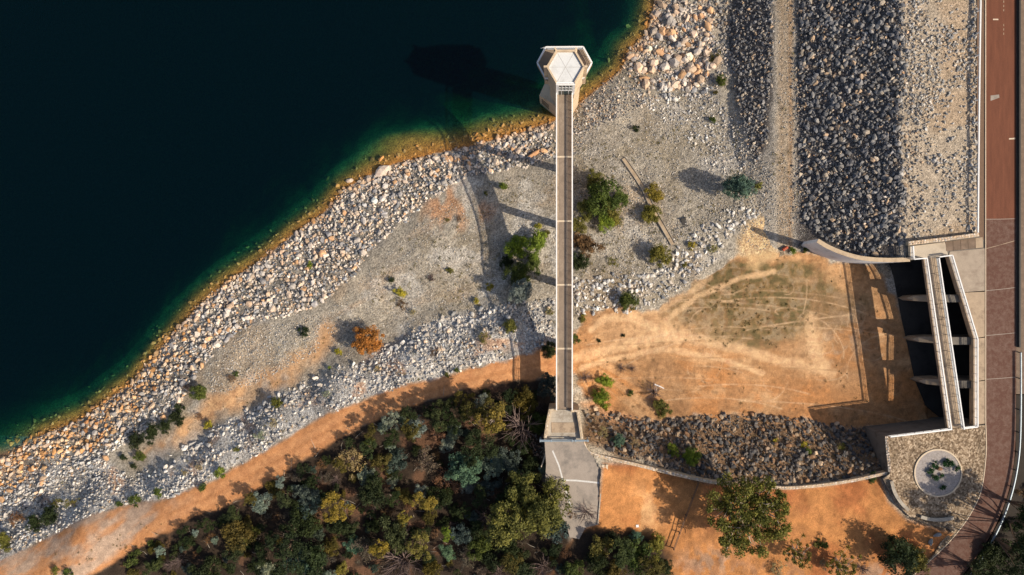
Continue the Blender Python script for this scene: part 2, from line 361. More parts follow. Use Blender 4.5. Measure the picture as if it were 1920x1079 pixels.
def ground_h(x, y):
    lake = inside(x, y, LAKE); d = seg_dist(x, y, SHW)
    zl = np.maximum(tps(x, y), .04 + .12 * np.minimum(d, 3))
    px = x * FPX / CAM_H + NX; py = NY - y * FPX / CAM_H
    ledge = np.exp(-(((px - 770) / 85) ** 2 + ((py - 262) / 30) ** 2)) + .6 * np.exp(-(((px - 950) / 60) ** 2 + ((py - 235) / 25) ** 2))
    dep = .04 + .24 * np.minimum(d, 2.2) + .5 * np.clip(d - 2.2, 0, 4) + .72 * np.clip(d - 6.2, 0, 20); dep = dep * (1 + .28 * smooth(680, 560, px) + .3 * smooth(1080, 1130, px))
    dep = dep * (1 - .62 * np.clip(ledge, 0, 1)) * (.8 + .4 * fbm(x * .12, y * .12, 5, 3))
    z = np.where(lake, -dep, zl + np.minimum(d, 2) * .12 * (fbm(x * .35, y * .35, 11, 4) - .5) * 2)
    pbx = x * FPX / (CAM_H - 10.2) + NX; pby = NY - y * FPX / (CAM_H - 10.2)
    bl = pmask(pbx, pby, [(1300, 560), (1420, 500), (1540, 492), (1640, 503), (1990, 480), (1990, 800), (1630, 798), (1480, 770), (1330, 745), (1280, 650)], 28); flat = 10.9 - .9 * smooth(1300, 1560, pbx) + .18 * (fbm(x * .3, y * .3, 130, 4) - .5)
    z = np.where(lake, z, z * (1 - bl) + flat * bl)
    z = np.where(inside(x, y, SPILL), np.minimum(z, 9.6), z)
    z = np.where(inside(x, y, PLAT), np.minimum(z, 18.3), z)
    z = np.where(inside(x, y, ABUT), np.minimum(z, 18.5), z)
    return z
def lin(a, b, st): return list(np.arange(a, b, st))
gx = np.array([-900, -500, -300, -200, -150, -125] + lin(-112, 3, .42) + lin(3, 62, .17) + lin(62, 90, .4) + [92, 96, 100, 110, 130, 170, 250, 500, 900.])
gy = np.array([-900, -400, -200, -120, -90, -75] + lin(-66, -30, .4) + lin(-30, 10, .17) + lin(10, 66, .4) + [68, 75, 90, 120, 200, 400, 900.])
GX, GY = np.meshgrid(gx, gy, indexing='ij')
GZ = ground_h(GX, GY)
def sample(x, y):
    x = np.clip(np.asarray(x, float), gx[0], gx[-1] - 1e-6); y = np.clip(np.asarray(y, float), gy[0], gy[-1] - 1e-6)
    i = np.clip(np.searchsorted(gx, x, side='right') - 1, 0, len(gx) - 2); j = np.clip(np.searchsorted(gy, y, side='right') - 1, 0, len(gy) - 2)
    u = (x - gx[i]) / (gx[i + 1] - gx[i]); v = (y - gy[j]) / (gy[j + 1] - gy[j])
    return (GZ[i, j] * (1 - u) + GZ[i + 1, j] * u) * (1 - v) + (GZ[i, j + 1] * (1 - u) + GZ[i + 1, j + 1] * u) * v
# dam embankment profile (x in photo px with its height), lerped from the north edge of the frame to the spillway
EN = np.array([(1345, 1.5), (1375, 4.4), (1450, 8.6), (1492, 9.6), (1690, 18.1), (1834, 18.75), (1850, 18.8)])
ES = np.array([(1392, 9.2), (1422, 10.1), (1452, 10.7), (1506, 11.0), (1690, 18.3), (1834, 18.75), (1850, 18.8)])
ENX = np.array([P(a, 0, z)[0] for a, z in EN]); ESX = np.array([P(a, 0, z)[0] for a, z in ES])
Y_N, Y_S = P(0, 0, 10)[1], P(0, 430, 10)[1]
def emb_h(x, y):
    f = np.clip((y - Y_S) / (Y_N - Y_S), 0, 1.3)
    x = np.asarray(x, float); z = np.full(np.shape(x), -50.0); px = [ESX[k] * (1 - f) + ENX[k] * f for k in range(7)]; pz = [ES[k, 1] * (1 - f) + EN[k, 1] * f for k in range(7)]
    for k in range(6):
        t = (x - px[k]) / (px[k + 1] - px[k]); z = np.where((t >= 0) & (t <= 1), pz[k] + (pz[k + 1] - pz[k]) * t, z)
    return np.where(x > px[6], pz[6], z) + .25 * (fbm(x * .3, y * .3, 21, 3) - .5)
# guide wall (top edge, photo px at z=19) and the terrace wall
GUIDE = smooth_poly([(1533, 452), (1553, 464), (1585, 477), (1620, 485.5), (1662, 488.5), (1706, 487.5)], 6)
GUIDE_W = [tuple(P(a, b, 18.9)[:2]) for a, b in GUIDE]
TERR = [tuple(P(a, b, 19)[:2]) for a, b in ((1703, 457), (1836, 441))]
gwx = np.array([p[0] for p in GUIDE_W]); gwy = np.array([p[1] for p in GUIDE_W])
def emb_south(x):
    x = np.asarray(x, float); y = np.interp(x, gwx, gwy) + .1
    y = np.where(x > TERR[0][0], np.interp(x, [TERR[0][0], TERR[1][0]], [TERR[0][1], TERR[1][1]]) , y)
    return np.where(x < gwx[0], y - (gwx[0] - x) * .5 - .5 * (x < gwx[0] - .3), y)
def surf(x, y):
    z = sample(x, y); e = emb_h(x, y)
    return np.where((y > emb_south(x)) & (e > z), e, z)
def unproj(px, py, h=surf, it=10):
    px = np.asarray(px, float); py = np.asarray(py, float); z = np.full(px.shape, 9.0)
    for i in range(it):
        k = (CAM_H - z) / FPX; x = (px - NX) * k; y = (NY - py) * k; z = .35 * z + .65 * h(x, y)
    return x, y, h(x, y)
def G(px, py):
    x, y, z = unproj(np.array([px]), np.array([py])); return Vector((x[0], y[0], z[0]))

# ------------------------------------------------------------------ ground colours by zone (photo px outlines, laid on the terrain)
ROAD_UP = [(-60, 1085), (0, 1055), (100, 1003), (200, 957), (290, 940), (330, 932), (400, 903), (500, 845), (560, 807), (640, 767), (740, 731), (850, 701), (950, 677), (1040, 648)]
ROAD_DN = [(1075, 700), (1000, 712), (930, 722), (880, 732), (800, 752), (730, 776), (660, 810), (600, 845), (540, 885), (480, 920), (420, 950), (350, 975), (290, 1010), (200, 1060), (120, 1110), (-60, 1180)]
Z_ROAD = ROAD_UP + [(1100, 640), (1100, 690)] + ROAD_DN
Z_BASIN = [(1040, 648), (1085, 610), (1105, 588), (1160, 578), (1230, 585), (1300, 540), (1345, 505), (1400, 480), (1450, 472), (1500, 470), (1560, 495), (1640, 500), (1700, 600), (1760, 800), (1620, 803), (1500, 785),
           (1400, 778), (1300, 778), (1235, 790), (1160, 775), (1090, 745), (1075, 700)]
Z_FOREST = [(a, b - 9) for a, b in ROAD_DN[1:-1]] + [(60, 1180), (1000, 1180), (1075, 1060), (1070, 990), (1020, 905), (1022, 830), (1040, 770), (1040, 712)]
Z_FIELD = [(1130, 870), (1200, 872), (1330, 908), (1470, 918), (1560, 910), (1650, 893), (1665, 940), (1700, 975), (1750, 990), (1790, 1000), (1720, 1120), (1000, 1140), (1080, 1000), (1120, 980)]
Z_BANK = [(-80, 1060)] + [(a, b - 2) for a, b in ROAD_UP[1:]] + [(1040, 560), (960, 572), (900, 585), (820, 605), (740, 640), (660, 690), (560, 728), (480, 760), (400, 815), (300, 880), (240, 905), (190, 850), (130, 850), (60, 890), (-80, 950)]
Z_SAND = [(355, 780), (400, 735), (470, 705), (540, 672), (590, 640), (610, 600), (640, 605), (625, 650), (560, 712), (480, 752), (400, 800), (345, 830), (290, 855), (260, 850), (330, 800)]
Z_SOUTHROCK = [(1090, 765), (1160, 775), (1235, 792), (1300, 778), (1400, 778), (1500, 785), (1620, 803), (1665, 820), (1665, 885), (1560, 902), (1470, 912), (1330, 903), (1200, 865), (1105, 835)]
Z_BERM = [(1455, -60), (1490, -60), (1497, 200), (1507, 440), (1440, 450), (1380, 470), (1390, 420), (1440, 350), (1455, 200)]
SH_IN = [(-40, 1000), (30, 960), (90, 930), (150, 880), (200, 860), (240, 820), (300, 790), (340, 750), (370, 700), (400, 670), (440, 625), (500, 600), (560, 590), (620, 560), (680, 500), (730, 440), (800, 380), (870, 335), (960, 318), (1040, 300), (1040, 225)]
SH_OUT = [p for p in SHORE if -110 <= p[0] <= 1040]
SHORE_ZONE = SH_OUT + SH_IN[::-1][1:]
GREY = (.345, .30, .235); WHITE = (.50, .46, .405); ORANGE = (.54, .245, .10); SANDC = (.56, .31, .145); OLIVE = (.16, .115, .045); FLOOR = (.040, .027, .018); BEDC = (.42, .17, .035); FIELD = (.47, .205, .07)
def over(c, m_, col): return c * (1 - m_[:, None]) + np.asarray(col)[None] * m_[:, None]
def paint(x, y, z):
    k = FPX / (CAM_H - z); px = NX + x * k; py = NY - y * k
    wx = px + 14 * (fbm(x * .25, y * .25, 41, 3) - .5) * 2; wy = py + 14 * (fbm(x * .25, y * .25, 42, 3) - .5) * 2
    c = np.tile(np.array(GREY), (len(x), 1)); s = np.full(len(x), .8)
    big = fbm(x * .08, y * .08, 43, 4); c *= (.82 + .36 * big)[:, None]
    c = over(c, smooth(.5, .7, fbm(x * .11, y * .11, 44, 4)) * .45, (.36, .25, .15))
    o = pmask(wx, wy, [(800, 360), (880, 350), (930, 400), (870, 440), (790, 420)], 22) * smooth(.4, .62, fbm(x * .4, y * .25, 45, 3)); c = over(c, o * .8, (.50, .25, .12))
    fr_ = pmask(wx, wy, [(600, 620), (690, 520), (800, 400), (890, 345), (960, 470), (960, 560), (860, 590), (740, 630), (640, 670)], 20)
    u_ = px * .47 + py * .88; v_ = px * .88 - py * .47
    fl_n = fbm(u_ * .22, v_ * .006, 95, 3); c *= (1 + fr_ * (.5 * (fl_n - .5) - .35 * smooth(.62, .72, fl_n)))[:, None]; c = over(c, fr_ * smooth(.5, .75, fbm(u_ * .06, v_ * .01, 96, 3)) * .35, (.42, .28, .17))
    mt = fbm(x * .22, y * .22, 98, 5); c *= (1 + .5 * (mt - .5))[:, None]; c = over(c, smooth(.58, .7, fbm(x * .16, y * .16, 99, 4)) * .5, (.54, .50, .44)); c = over(c, smooth(.6, .72, fbm(x * .21, y * .21, 100, 4)) * .4, (.22, .17, .10))
    o = pmask(wx, wy, Z_BANK, 8); c = over(c, o, WHITE); s = s * (1 - o) + .9 * o
    o2 = o * smooth(.58, .72, fbm(x * .18, y * .18, 46, 4)); c = over(c, o2 * .7, (.55, .30, .16))
    o = pmask(wx, wy, SHORE_ZONE + [], 8) * (lambda q: .35 + .65 * q)(smooth(.35, .6, fbm(x * .3, y * .3, 105, 3))); c = over(c, o * .8, (.17, .155, .135))
    o = pmask(wx, wy, Z_BANK, 8) * smooth(.5, .64, fbm(x * .2, y * .2, 106, 4)); c = over(c, o * .65, (.22, .205, .185))
    o = pmask(wx, wy, Z_SAND, 14) * (.45 + .55 * smooth(.35, .6, fbm(x * .35, y * .35, 109, 4))); c = over(c, o, (.54, .31, .155)); s *= 1 - .55 * o
    o = pmask(wx, wy, Z_BERM, 8); c = over(c, o * .85, (.40, .32, .22))
    o = pmask(wx, wy, Z_SOUTHROCK, 8); c = over(c, o, (.20, .12, .065))
    o = pmask(wx, wy, [(1085, 760), (1160, 740), (1230, 790), (1160, 800)], 10); c = over(c, o, (.5, .26, .13))
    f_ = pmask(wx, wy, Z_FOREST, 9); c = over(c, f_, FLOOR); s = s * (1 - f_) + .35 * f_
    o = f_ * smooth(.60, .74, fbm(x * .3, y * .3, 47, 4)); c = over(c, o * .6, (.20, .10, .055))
    # dirt track
    wx2 = px + 7 * (fbm(x * .4, y * .4, 48, 3) - .5) * 2; wy2 = py + 7 * (fbm(x * .4, y * .4, 49, 3) - .5) * 2
    r_ = pmask(wx2, wy2, Z_ROAD, 4); c = over(c, r_, ORANGE); s *= 1 - .8 * r_
    mid = [(a, (b + np.interp(a, [p[0] for p in ROAD_DN[::-1]], [p[1] for p in ROAD_DN[::-1]])) / 2) for a, b in ROAD_UP]
    dm = seg_dist(px, py, mid); c = over(c, r_ * smooth(10, 2, np.abs(dm - 9)) * .5, (.60, .29, .13)); c = over(c, r_ * smooth(6, 0, dm) * .25, (.40, .17, .07))
    west = r_ * smooth(380, 250, px); c = over(c, west * smooth(.35, .6, fbm(x * .13 + y * .1, y * .3 - x * .22, 50, 4)) * .75, (.44, .35, .27))
    # basin
    b_ = pmask(wx + 22 * (fbm(x * .55, y * .55, 131, 4) - .5), wy + 30 * (fbm(x * .4, y * .4, 132, 4) - .5), Z_BASIN, 6); base = over(np.tile(np.array(SANDC), (len(x), 1)), smooth(.42, .62, fbm(x * .1, y * .1, 51, 4)), (.56, .25, .09))
    c = c * (1 - b_[:, None]) + base * b_[:, None]; s *= 1 - .85 * b_
    th = np.arctan2(py - 655, px - 1060); rr_ = np.hypot(py - 655, px - 1060); stk = fbm(rr_ * .012, th * 26, 101, 4)
    c = over(c, b_ * smooth(.45, .72, stk) * .55, (.64, .39, .20)); c = over(c, b_ * smooth(.5, .3, stk) * .35, (.40, .20, .085))
    g = 1.1 * np.exp(-(((px - 1390) / 120) ** 2 + ((py - 592) / 58) ** 2)) + .85 * np.exp(-(((px - 1545) / 75) ** 2 + ((py - 572) / 40) ** 2)) + .5 * np.exp(-(((px - 1330) / 70) ** 2 + ((py - 518) / 26) ** 2))
    g = g + .45 * np.exp(-(((px - 1440) / 130) ** 2 + ((py - 505) / 22) ** 2)); g = smooth(.20, .52, g * (.3 + 1.4 * fbm(x * .22, y * .22, 52, 5))); c = over(c, b_ * g * .85, (.20, .14, .06))
    q = fbm(x * .7, y * .7, 53, 5); c = over(c, b_ * g * smooth(.46, .62, q) * .75, (.12, .10, .042)); c = over(c, b_ * g * smooth(.47, .36, q) * .5, (.36, .28, .18)); q2 = fbm(x * .25, y * .25, 108, 5); c = over(c, b_ * smooth(.54, .66, q2) * (1 - g) * .5, (.36, .18, .075))
    o = np.exp(-(((px - 1580) / 50) ** 2 + ((py - 640) / 55) ** 2)) * smooth(.36, .6, fbm(x * .5, y * .5, 54, 4)); c = over(c, b_ * o * .75, (.42, .33, .24))
    o = np.exp(-(((px - 1230) / 105) ** 2 + ((py - 625) / 30) ** 2)); c = over(c, b_ * np.clip(o, 0, 1) * .75, (.68, .42, .22))
    o = np.exp(-(((px - 1525) / 24) ** 2 + ((py - 650) / 42) ** 2)); c = over(c, b_ * o * .75, (.68, .43, .23))
    o = np.exp(-(((px - 1320) / 60) ** 2 + ((py - 735) / 18) ** 2)) * smooth(.4, .6, fbm(x * .5, y * .5, 102, 4)); c = over(c, b_ * o * .8, (.68, .42, .22))
    o = smooth(670, 760, py) * smooth(1180, 1400, px) * smooth(.35, .6, fbm(x * .3, y * .3, 55, 4)); c = over(c, b_ * o * .75, (.50, .225, .085))
    o = b_ * smooth(.62, .72, fbm(x * 1.1, y * 1.1, 103, 3)); c = over(c, o * .5, (.24, .13, .06))
    c *= (1 - b_ * .13)[:, None]; c = over(c, b_ * smooth(.5, .62, fbm(x * .17, y * .17, 140, 5)) * .45, (.30, .165, .08))
    for ln, wd in (([(1075, 672), (1130, 660), (1200, 640), (1280, 630), (1370, 650), (1470, 680), (1560, 700)], 9), ([(1090, 690), (1160, 672), (1240, 655), (1330, 668), (1430, 700)], 5), ([(1110, 618), (1135, 596), (1190, 598), (1240, 622), (1275, 640)], 7), ([(1275, 640), (1250, 600), (1300, 560), (1380, 525), (1450, 510)], 5), ([(1520, 600), (1526, 650), (1545, 690)], 11), ([(1330, 520), (1300, 545), (1240, 580), (1180, 590)], 6)):
        d = seg_dist(px + 8 * (fbm(x * .6, y * .6, 141, 3) - .5), py + 8 * (fbm(x * .6, y * .6, 142, 3) - .5), ln); c = over(c, b_ * smooth(wd * 1.6, wd * .4, d) * (.35 + .5 * fbm(x * .9, y * .9, 143, 4)), (.70, .45, .245))
    tr_ = np.random.default_rng(12); tm = np.zeros(len(x)); td = np.zeros(len(x)); reg = b_ > .3; xi = px[reg]; yi = py[reg]
    tl = np.zeros(len(xi)); tk = np.zeros(len(xi))
    for q in range(95):
        if q < 60: cx, cy, ra, rb = tr_.uniform(1280, 1640), tr_.uniform(520, 720), tr_.uniform(10, 70), tr_.uniform(8, 45); a0 = tr_.uniform(0, 6.3); a1 = a0 + tr_.uniform(.8, 2.6); ro = tr_.uniform(0, 3.1)
        else: cx, cy, ra, rb = tr_.uniform(1150, 1450), tr_.uniform(640, 900), tr_.uniform(200, 520), tr_.uniform(40, 260); a0 = -1.57 + tr_.uniform(-.9, 0); a1 = a0 + tr_.uniform(.4, 1.2); ro = 0
        line = [(cx + ra * math.cos(t) * math.cos(ro) - rb * math.sin(t) * math.sin(ro), cy + ra * math.cos(t) * math.sin(ro) + rb * math.sin(t) * math.cos(ro)) for t in np.linspace(a0, a1, 12)]
        d = seg_dist(xi, yi, line); w = np.exp(-(d / 1.15) ** 2)
        if tr_.random() < .68: tl = np.maximum(tl, w * tr_.uniform(.3, .95))
        else: tk = np.maximum(tk, w * tr_.uniform(.25, .6))
    d = seg_dist(xi, yi, [(1400, 620), (1440, 612), (1520, 600), (1605, 590)]); tl = np.maximum(tl, np.exp(-(d / 1.4) ** 2))
    br = .3 + .7 * smooth(.3, .6, fbm(x[reg] * .45, y[reg] * .45, 56, 4)); tm[reg] = tl * br; td[reg] = tk * br
    c = over(c, np.clip(tm * b_ * .8, 0, .6), (.62, .41, .24)); c = over(c, np.clip(td * b_, 0, .6), (.26, .14, .06))
    o = pmask(wx, wy, [(1395, 425), (1430, 405), (1465, 420), (1450, 480), (1410, 500), (1380, 470)], 10); c = over(c, o * .8, (.60, .40, .20))
    # fields by the stone wall
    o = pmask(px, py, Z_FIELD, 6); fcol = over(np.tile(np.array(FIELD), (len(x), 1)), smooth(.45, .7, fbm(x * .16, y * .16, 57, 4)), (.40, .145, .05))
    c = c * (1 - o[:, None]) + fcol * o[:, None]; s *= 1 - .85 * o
    q = np.exp(-(((px - 1215) / 28) ** 2 + ((py - 960) / 40) ** 2)) * smooth(.42, .6, fbm(x * .35, y * .35, 58, 4)); c = over(c, o * q * .8, (.66, .38, .18))
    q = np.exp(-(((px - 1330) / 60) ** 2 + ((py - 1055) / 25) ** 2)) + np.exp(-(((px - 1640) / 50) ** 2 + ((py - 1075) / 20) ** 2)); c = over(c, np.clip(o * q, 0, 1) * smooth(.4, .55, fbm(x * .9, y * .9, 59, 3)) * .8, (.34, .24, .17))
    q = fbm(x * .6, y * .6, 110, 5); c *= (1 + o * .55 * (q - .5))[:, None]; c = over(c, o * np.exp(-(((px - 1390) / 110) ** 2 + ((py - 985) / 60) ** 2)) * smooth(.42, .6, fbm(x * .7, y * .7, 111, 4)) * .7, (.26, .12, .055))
    q = smooth(.5, .62, fbm(x * .5, y * .5, 60, 4)) * smooth(1030, 1070, py); c = over(c, o * q * .6, (.30, .16, .09))
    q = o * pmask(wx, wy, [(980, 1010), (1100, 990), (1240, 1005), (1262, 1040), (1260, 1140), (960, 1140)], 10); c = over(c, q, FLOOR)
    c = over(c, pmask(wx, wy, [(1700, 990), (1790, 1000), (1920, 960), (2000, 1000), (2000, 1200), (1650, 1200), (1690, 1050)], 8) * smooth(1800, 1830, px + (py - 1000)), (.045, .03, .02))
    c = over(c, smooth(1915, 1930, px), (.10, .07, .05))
    # lake bed: silt stained orange, weed further down
    lk = smooth(.10, -.05, z); c = over(c, lk, BEDC); c = over(c, smooth(-1.0, -2.6, z), (.15, .19, .07)); c *= (1 - lk * .9 * (.5 - fbm(x * .9, y * .9, 104, 4)))[:, None]; s = s * (1 - lk) + .9 * lk
    return np.clip(c, 0, 1), s, px, py, r_, b_, f_
fx, fy, fz = GX.ravel(), GY.ravel(), GZ.ravel()
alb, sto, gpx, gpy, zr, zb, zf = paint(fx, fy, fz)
nxg, nyg = len(gx), len(gy); idx = np.arange(nxg * nyg).reshape(nxg, nyg)
quads = np.stack([idx[:-1, :-1], idx[1:, :-1], idx[1:, 1:], idx[:-1, 1:]], -1).reshape(-1, 4)
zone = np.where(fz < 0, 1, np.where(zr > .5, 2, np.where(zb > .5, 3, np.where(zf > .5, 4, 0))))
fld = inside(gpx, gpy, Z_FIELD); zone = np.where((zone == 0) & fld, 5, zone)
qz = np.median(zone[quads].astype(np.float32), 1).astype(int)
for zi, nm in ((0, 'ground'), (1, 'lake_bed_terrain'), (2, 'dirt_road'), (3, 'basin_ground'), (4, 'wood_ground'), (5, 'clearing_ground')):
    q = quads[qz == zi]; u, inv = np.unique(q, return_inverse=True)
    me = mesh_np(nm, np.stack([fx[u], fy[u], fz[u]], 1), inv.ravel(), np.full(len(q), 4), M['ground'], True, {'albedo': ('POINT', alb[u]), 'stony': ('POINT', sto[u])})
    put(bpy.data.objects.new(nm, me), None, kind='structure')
# lake water: closed body under z = 0
MB().box((-880, -880, -60), (880, 880, 0.0)).build('water', M['lake_water'], None, kind='structure')

# dam embankment
ex = np.concatenate([np.arange(ENX[0], ESX[0], .8), np.arange(ESX[0], 89.0, .45)]); et = np.concatenate([np.arange(0, .15, .006), np.linspace(.15, 1, 130)])
EX = np.repeat(ex[:, None], len(et), 1); ys = emb_south(ex); EY = ys[:, None] + (P(0, -70, 10)[1] + 12 - ys[:, None]) * et[None]
EZ = emb_h(EX, EY); n_, m_ = EX.shape; ei = np.arange(n_ * m_).reshape(n_, m_)
eq = np.stack([ei[:-1, :-1], ei[1:, :-1], ei[1:, 1:], ei[:-1, 1:]], -1).reshape(-1, 4)
x_, y_, z_ = EX.ravel(), EY.ravel(), EZ.ravel(); k = FPX / (CAM_H - z_); epx = NX + x_ * k; epy = NY - y_ * k
ec = np.tile(np.array((.38, .33, .265)), (len(x_), 1)); wob = 10 * (fbm(x_ * .3, y_ * .3, 61, 3) - .5)
dark = smooth(1488, 1498, epx + wob) * smooth(1695, 1680, epx + wob) + pmask(epx + wob, epy, [(1320, -160), (1450, -160), (1448, 150), (1440, 260), (1418, 318), (1395, 250), (1375, 150), (1340, 60)], 7)
ec = over(ec, np.clip(dark, 0, 1), (.11, .095, .085)); ec = over(ec, smooth(.5, .66, fbm(x_ * .15, y_ * .07, 62, 4)) * (1 - np.clip(dark, 0, 1)) * .5 * smooth(1440, 1456, epx), (.42, .29, .16))
bm_ = smooth(1452, 1460, epx + wob) * smooth(1492, 1484, epx + wob); ec = over(ec, bm_ * .75, (.34, .26, .175)); ec = over(ec, bm_ * np.exp(-((epx + wob * .4 - 1482) / 4) ** 2) * .8, (.30, .185, .10)); ec = over(ec, bm_ * np.exp(-((epx + wob * .4 - 1466) / 3) ** 2) * .4, (.30, .20, .12))
up = smooth(1690, 1700, epx + wob); ec = over(ec, up, (.40, .325, .24)); ec = over(ec, up * smooth(.45, .65, fbm(x_ * .12, y_ * .12, 63, 4)) * .5, (.40, .27, .16))
es_ = .7 + .25 * np.clip(dark, 0, 1)
me = mesh_np('dam_embankment', np.stack([x_, y_, z_], 1), eq.ravel(), np.full(len(eq), 4), M['ground'], True, {'albedo': ('POINT', ec), 'stony': ('POINT', es_)})
put(bpy.data.objects.new('dam_embankment_ground', me), None, kind='structure')

# ------------------------------------------------------------------ stones
import bmesh
def rock_template(seed, npt):
    r = np.random.default_rng(seed); p = r.normal(size=(npt, 3)); p /= np.linalg.norm(p, axis=1)[:, None]
    p *= r.uniform(.75, 1.0, (npt, 1)); p *= np.array([1, r.uniform(.62, .95), r.uniform(.5, .75)])
    bm = bmesh.new()
    for q in p: bm.verts.new(q)
    res = bmesh.ops.convex_hull(bm, input=bm.verts[:]); bmesh.ops.delete(bm, geom=[g for g in res['geom_interior'] if isinstance(g, bmesh.types.BMVert)], context='VERTS')
    bmesh.ops.triangulate(bm, faces=bm.faces[:]); bm.verts.index_update()
    v = np.array([w.co[:] for w in bm.verts]); f = np.array([[w.index for w in g.verts] for g in bm.faces]); bm.free(); return v, f
TEMPL = [rock_template(100 + i, 13) for i in range(16)]; BIG = [rock_template(300 + i, 26) for i in range(14)]
BIG_ME = [mesh_np('stone', v, f.ravel(), np.full(len(f), 3), M['stone_object']) for v, f in BIG]
PAL = {
    'cream': [(.68, .53, .40), (.58, .42, .29), (.70, .60, .50), (.48, .43, .38), (.32, .30, .29), (.58, .35, .19)],
    'pale': [(.62, .54, .46), (.68, .59, .49), (.40, .385, .37), (.26, .26, .265), (.56, .43, .31), (.15, .155, .165)],
    'rust': [(.55, .30, .13), (.60, .38, .20), (.48, .25, .10), (.64, .48, .32), (.42, .33, .25), (.36, .17, .07)],
    'white': [(.64, .60, .545), (.54, .505, .455), (.70, .655, .59), (.40, .39, .38), (.58, .51, .43), (.28, .28, .285)],
    'dark': [(.22, .21, .205), (.15, .148, .15), (.31, .29, .265), (.42, .35, .27), (.10, .10, .108), (.48, .34, .22)],
    'umber': [(.165, .14, .12), (.23, .165, .115), (.10, .092, .086), (.36, .26, .17), (.065, .06, .06), (.29, .165, .09)],
    'gravel': [(.46, .42, .36), (.34, .32, .29), (.56, .51, .45), (.25, .245, .24), (.48, .38, .27), (.42, .40, .37)],
    'bed': [(.50, .24, .07), (.42, .20, .06), (.56, .30, .10), (.34, .16, .05), (.46, .26, .09), (.30, .17, .06)],
}
BANKS = {}
def scatter(bank, poly, pal, cover, smin, smax, power=2.2, w=None, filt=None, sink=.1, seed=1, soft=0.0):
    """stones over an outline given in photo px; cover = how much of the area they would hide"""
    r = np.random.default_rng(seed); xs = [p[0] for p in poly]; ysx = [p[1] for p in poly]
    area = (max(xs) - min(xs)) * (max(ysx) - min(ysx)) * .0115
    ms = np.mean((smin + (smax - smin) * r.random(4000) ** power) ** 2) * .62
    n = int(area * cover / ms); px = r.uniform(min(xs), max(xs), n); py = r.uniform(min(ysx), max(ysx), n)
    jx = px + 16 * (fbm(px * .03, py * .03, seed + 70, 3) - .5) * (1 if soft else .5); jy = py + 16 * (fbm(px * .03, py * .03, seed + 71, 3) - .5) * (1 if soft else .5)
    keep = inside(jx, jy, poly); px, py = px[keep], py[keep]
    if filt is not None:
        keep = r.random(len(px)) < filt(px, py); px, py = px[keep], py[keep]
    x, y, z = unproj(px, py, it=8); size = smin + (smax - smin) * r.random(len(px)) ** power
    pl = np.array(PAL[pal]); p_ = np.array(w if w else [1] * len(pl), float); ci = r.choice(len(pl), len(px), p=p_ / p_.sum())
    col = pl[ci] * np.exp(r.normal(0, .16, len(px)))[:, None]
    wet = smooth(.55, -.1, z) * .85 * (r.random(len(px)) * .6 + .4); bed = np.array(PAL['bed'])[r.integers(0, 6, len(px))]; col = col * (1 - wet[:, None]) + bed * wet[:, None]
    BANKS.setdefault(bank, []).append((np.stack([x, y, z + size * sink], 1), size, np.clip(col, .02, .85), px, py))
def build_bank(bank, small, singles=300, seed=5):
    r = np.random.default_rng(seed); parts = BANKS[bank]; pos, size, col, px, py = [np.concatenate([p[i] for p in parts]) for i in range(5)]
    root = structure(bank); vis = (px > 4) & (px < 1916) & (py > 4) & (py < 1075) & (pos[:, 2] > .05)
    order = np.argsort(-size * vis)[:singles]; single = np.zeros(len(size), bool); single[order] = True; single &= vis
    for i in np.nonzero(single)[0]:
        o = bpy.data.objects.new('stone', BIG_ME[r.integers(0, len(BIG_ME))]); o.location = pos[i]; s = size[i] * .55
        o.scale = (s * r.uniform(.95, 1.25), s * r.uniform(.9, 1.1), s * r.uniform(.9, 1.2)); o.rotation_euler = (r.uniform(-.5, .5), r.uniform(-.5, .5), r.uniform(0, 6.28)); o.color = (*col[i], 1); put(o, root)
    rest = np.nonzero(~single)[0]; VV, FF, CC, base = [], [], [], 0; tid = r.integers(0, len(TEMPL), len(rest))
    for t, (tv, tf) in enumerate(TEMPL):
        ids = rest[tid == t]; n = len(ids)
        if not n: continue
        q = r.normal(size=(n, 4)); q[:, 1:3] *= .45; q /= np.linalg.norm(q, axis=1)[:, None]; a, b_, c_, d = q.T
        R = np.stack([1 - 2 * (c_ * c_ + d * d), 2 * (b_ * c_ - a * d), 2 * (b_ * d + a * c_), 2 * (b_ * c_ + a * d), 1 - 2 * (b_ * b_ + d * d), 2 * (c_ * d - a * b_), 2 * (b_ * d - a * c_), 2 * (c_ * d + a * b_), 1 - 2 * (b_ * b_ + c_ * c_)], 1).reshape(n, 3, 3)
        sc = size[ids][:, None] * .55 * r.uniform(.8, 1.3, (n, 3)); v = np.einsum('nij,nkj->nki', R, tv[None] * sc[:, None, :]) + pos[ids][:, None, :]
        VV.append(v.reshape(-1, 3)); FF.append((tf[None] + (np.arange(n) * len(tv))[:, None, None] + base).reshape(-1, 3)); CC.append(np.repeat(col[ids], len(tv), 0)); base += n * len(tv)
    F = np.concatenate(FF)
    me = mesh_np(small, np.concatenate(VV), F.ravel(), np.full(len(F), 3), M['stone_attr'], False, {'stone': ('POINT', np.concatenate(CC))})
    put(bpy.data.objects.new(small, me), root, kind='stuff')
    return len(size)
def west_rust(px, py): return smooth(420, 200, px)
scatter('shore_riprap', SHORE_ZONE, 'pale', 1.15, .18, 1.1, 3.0, w=[3, 3, 2, 2, 2, 1.2], filt=lambda a, b: 1 - .8 * west_rust(a, b), seed=2, soft=1)
scatter('shore_riprap', SHORE_ZONE, 'cream', .5, .28, 1.7, 3.6, filt=lambda a, b: 1 - .5 * west_rust(a, b), seed=3, soft=1)
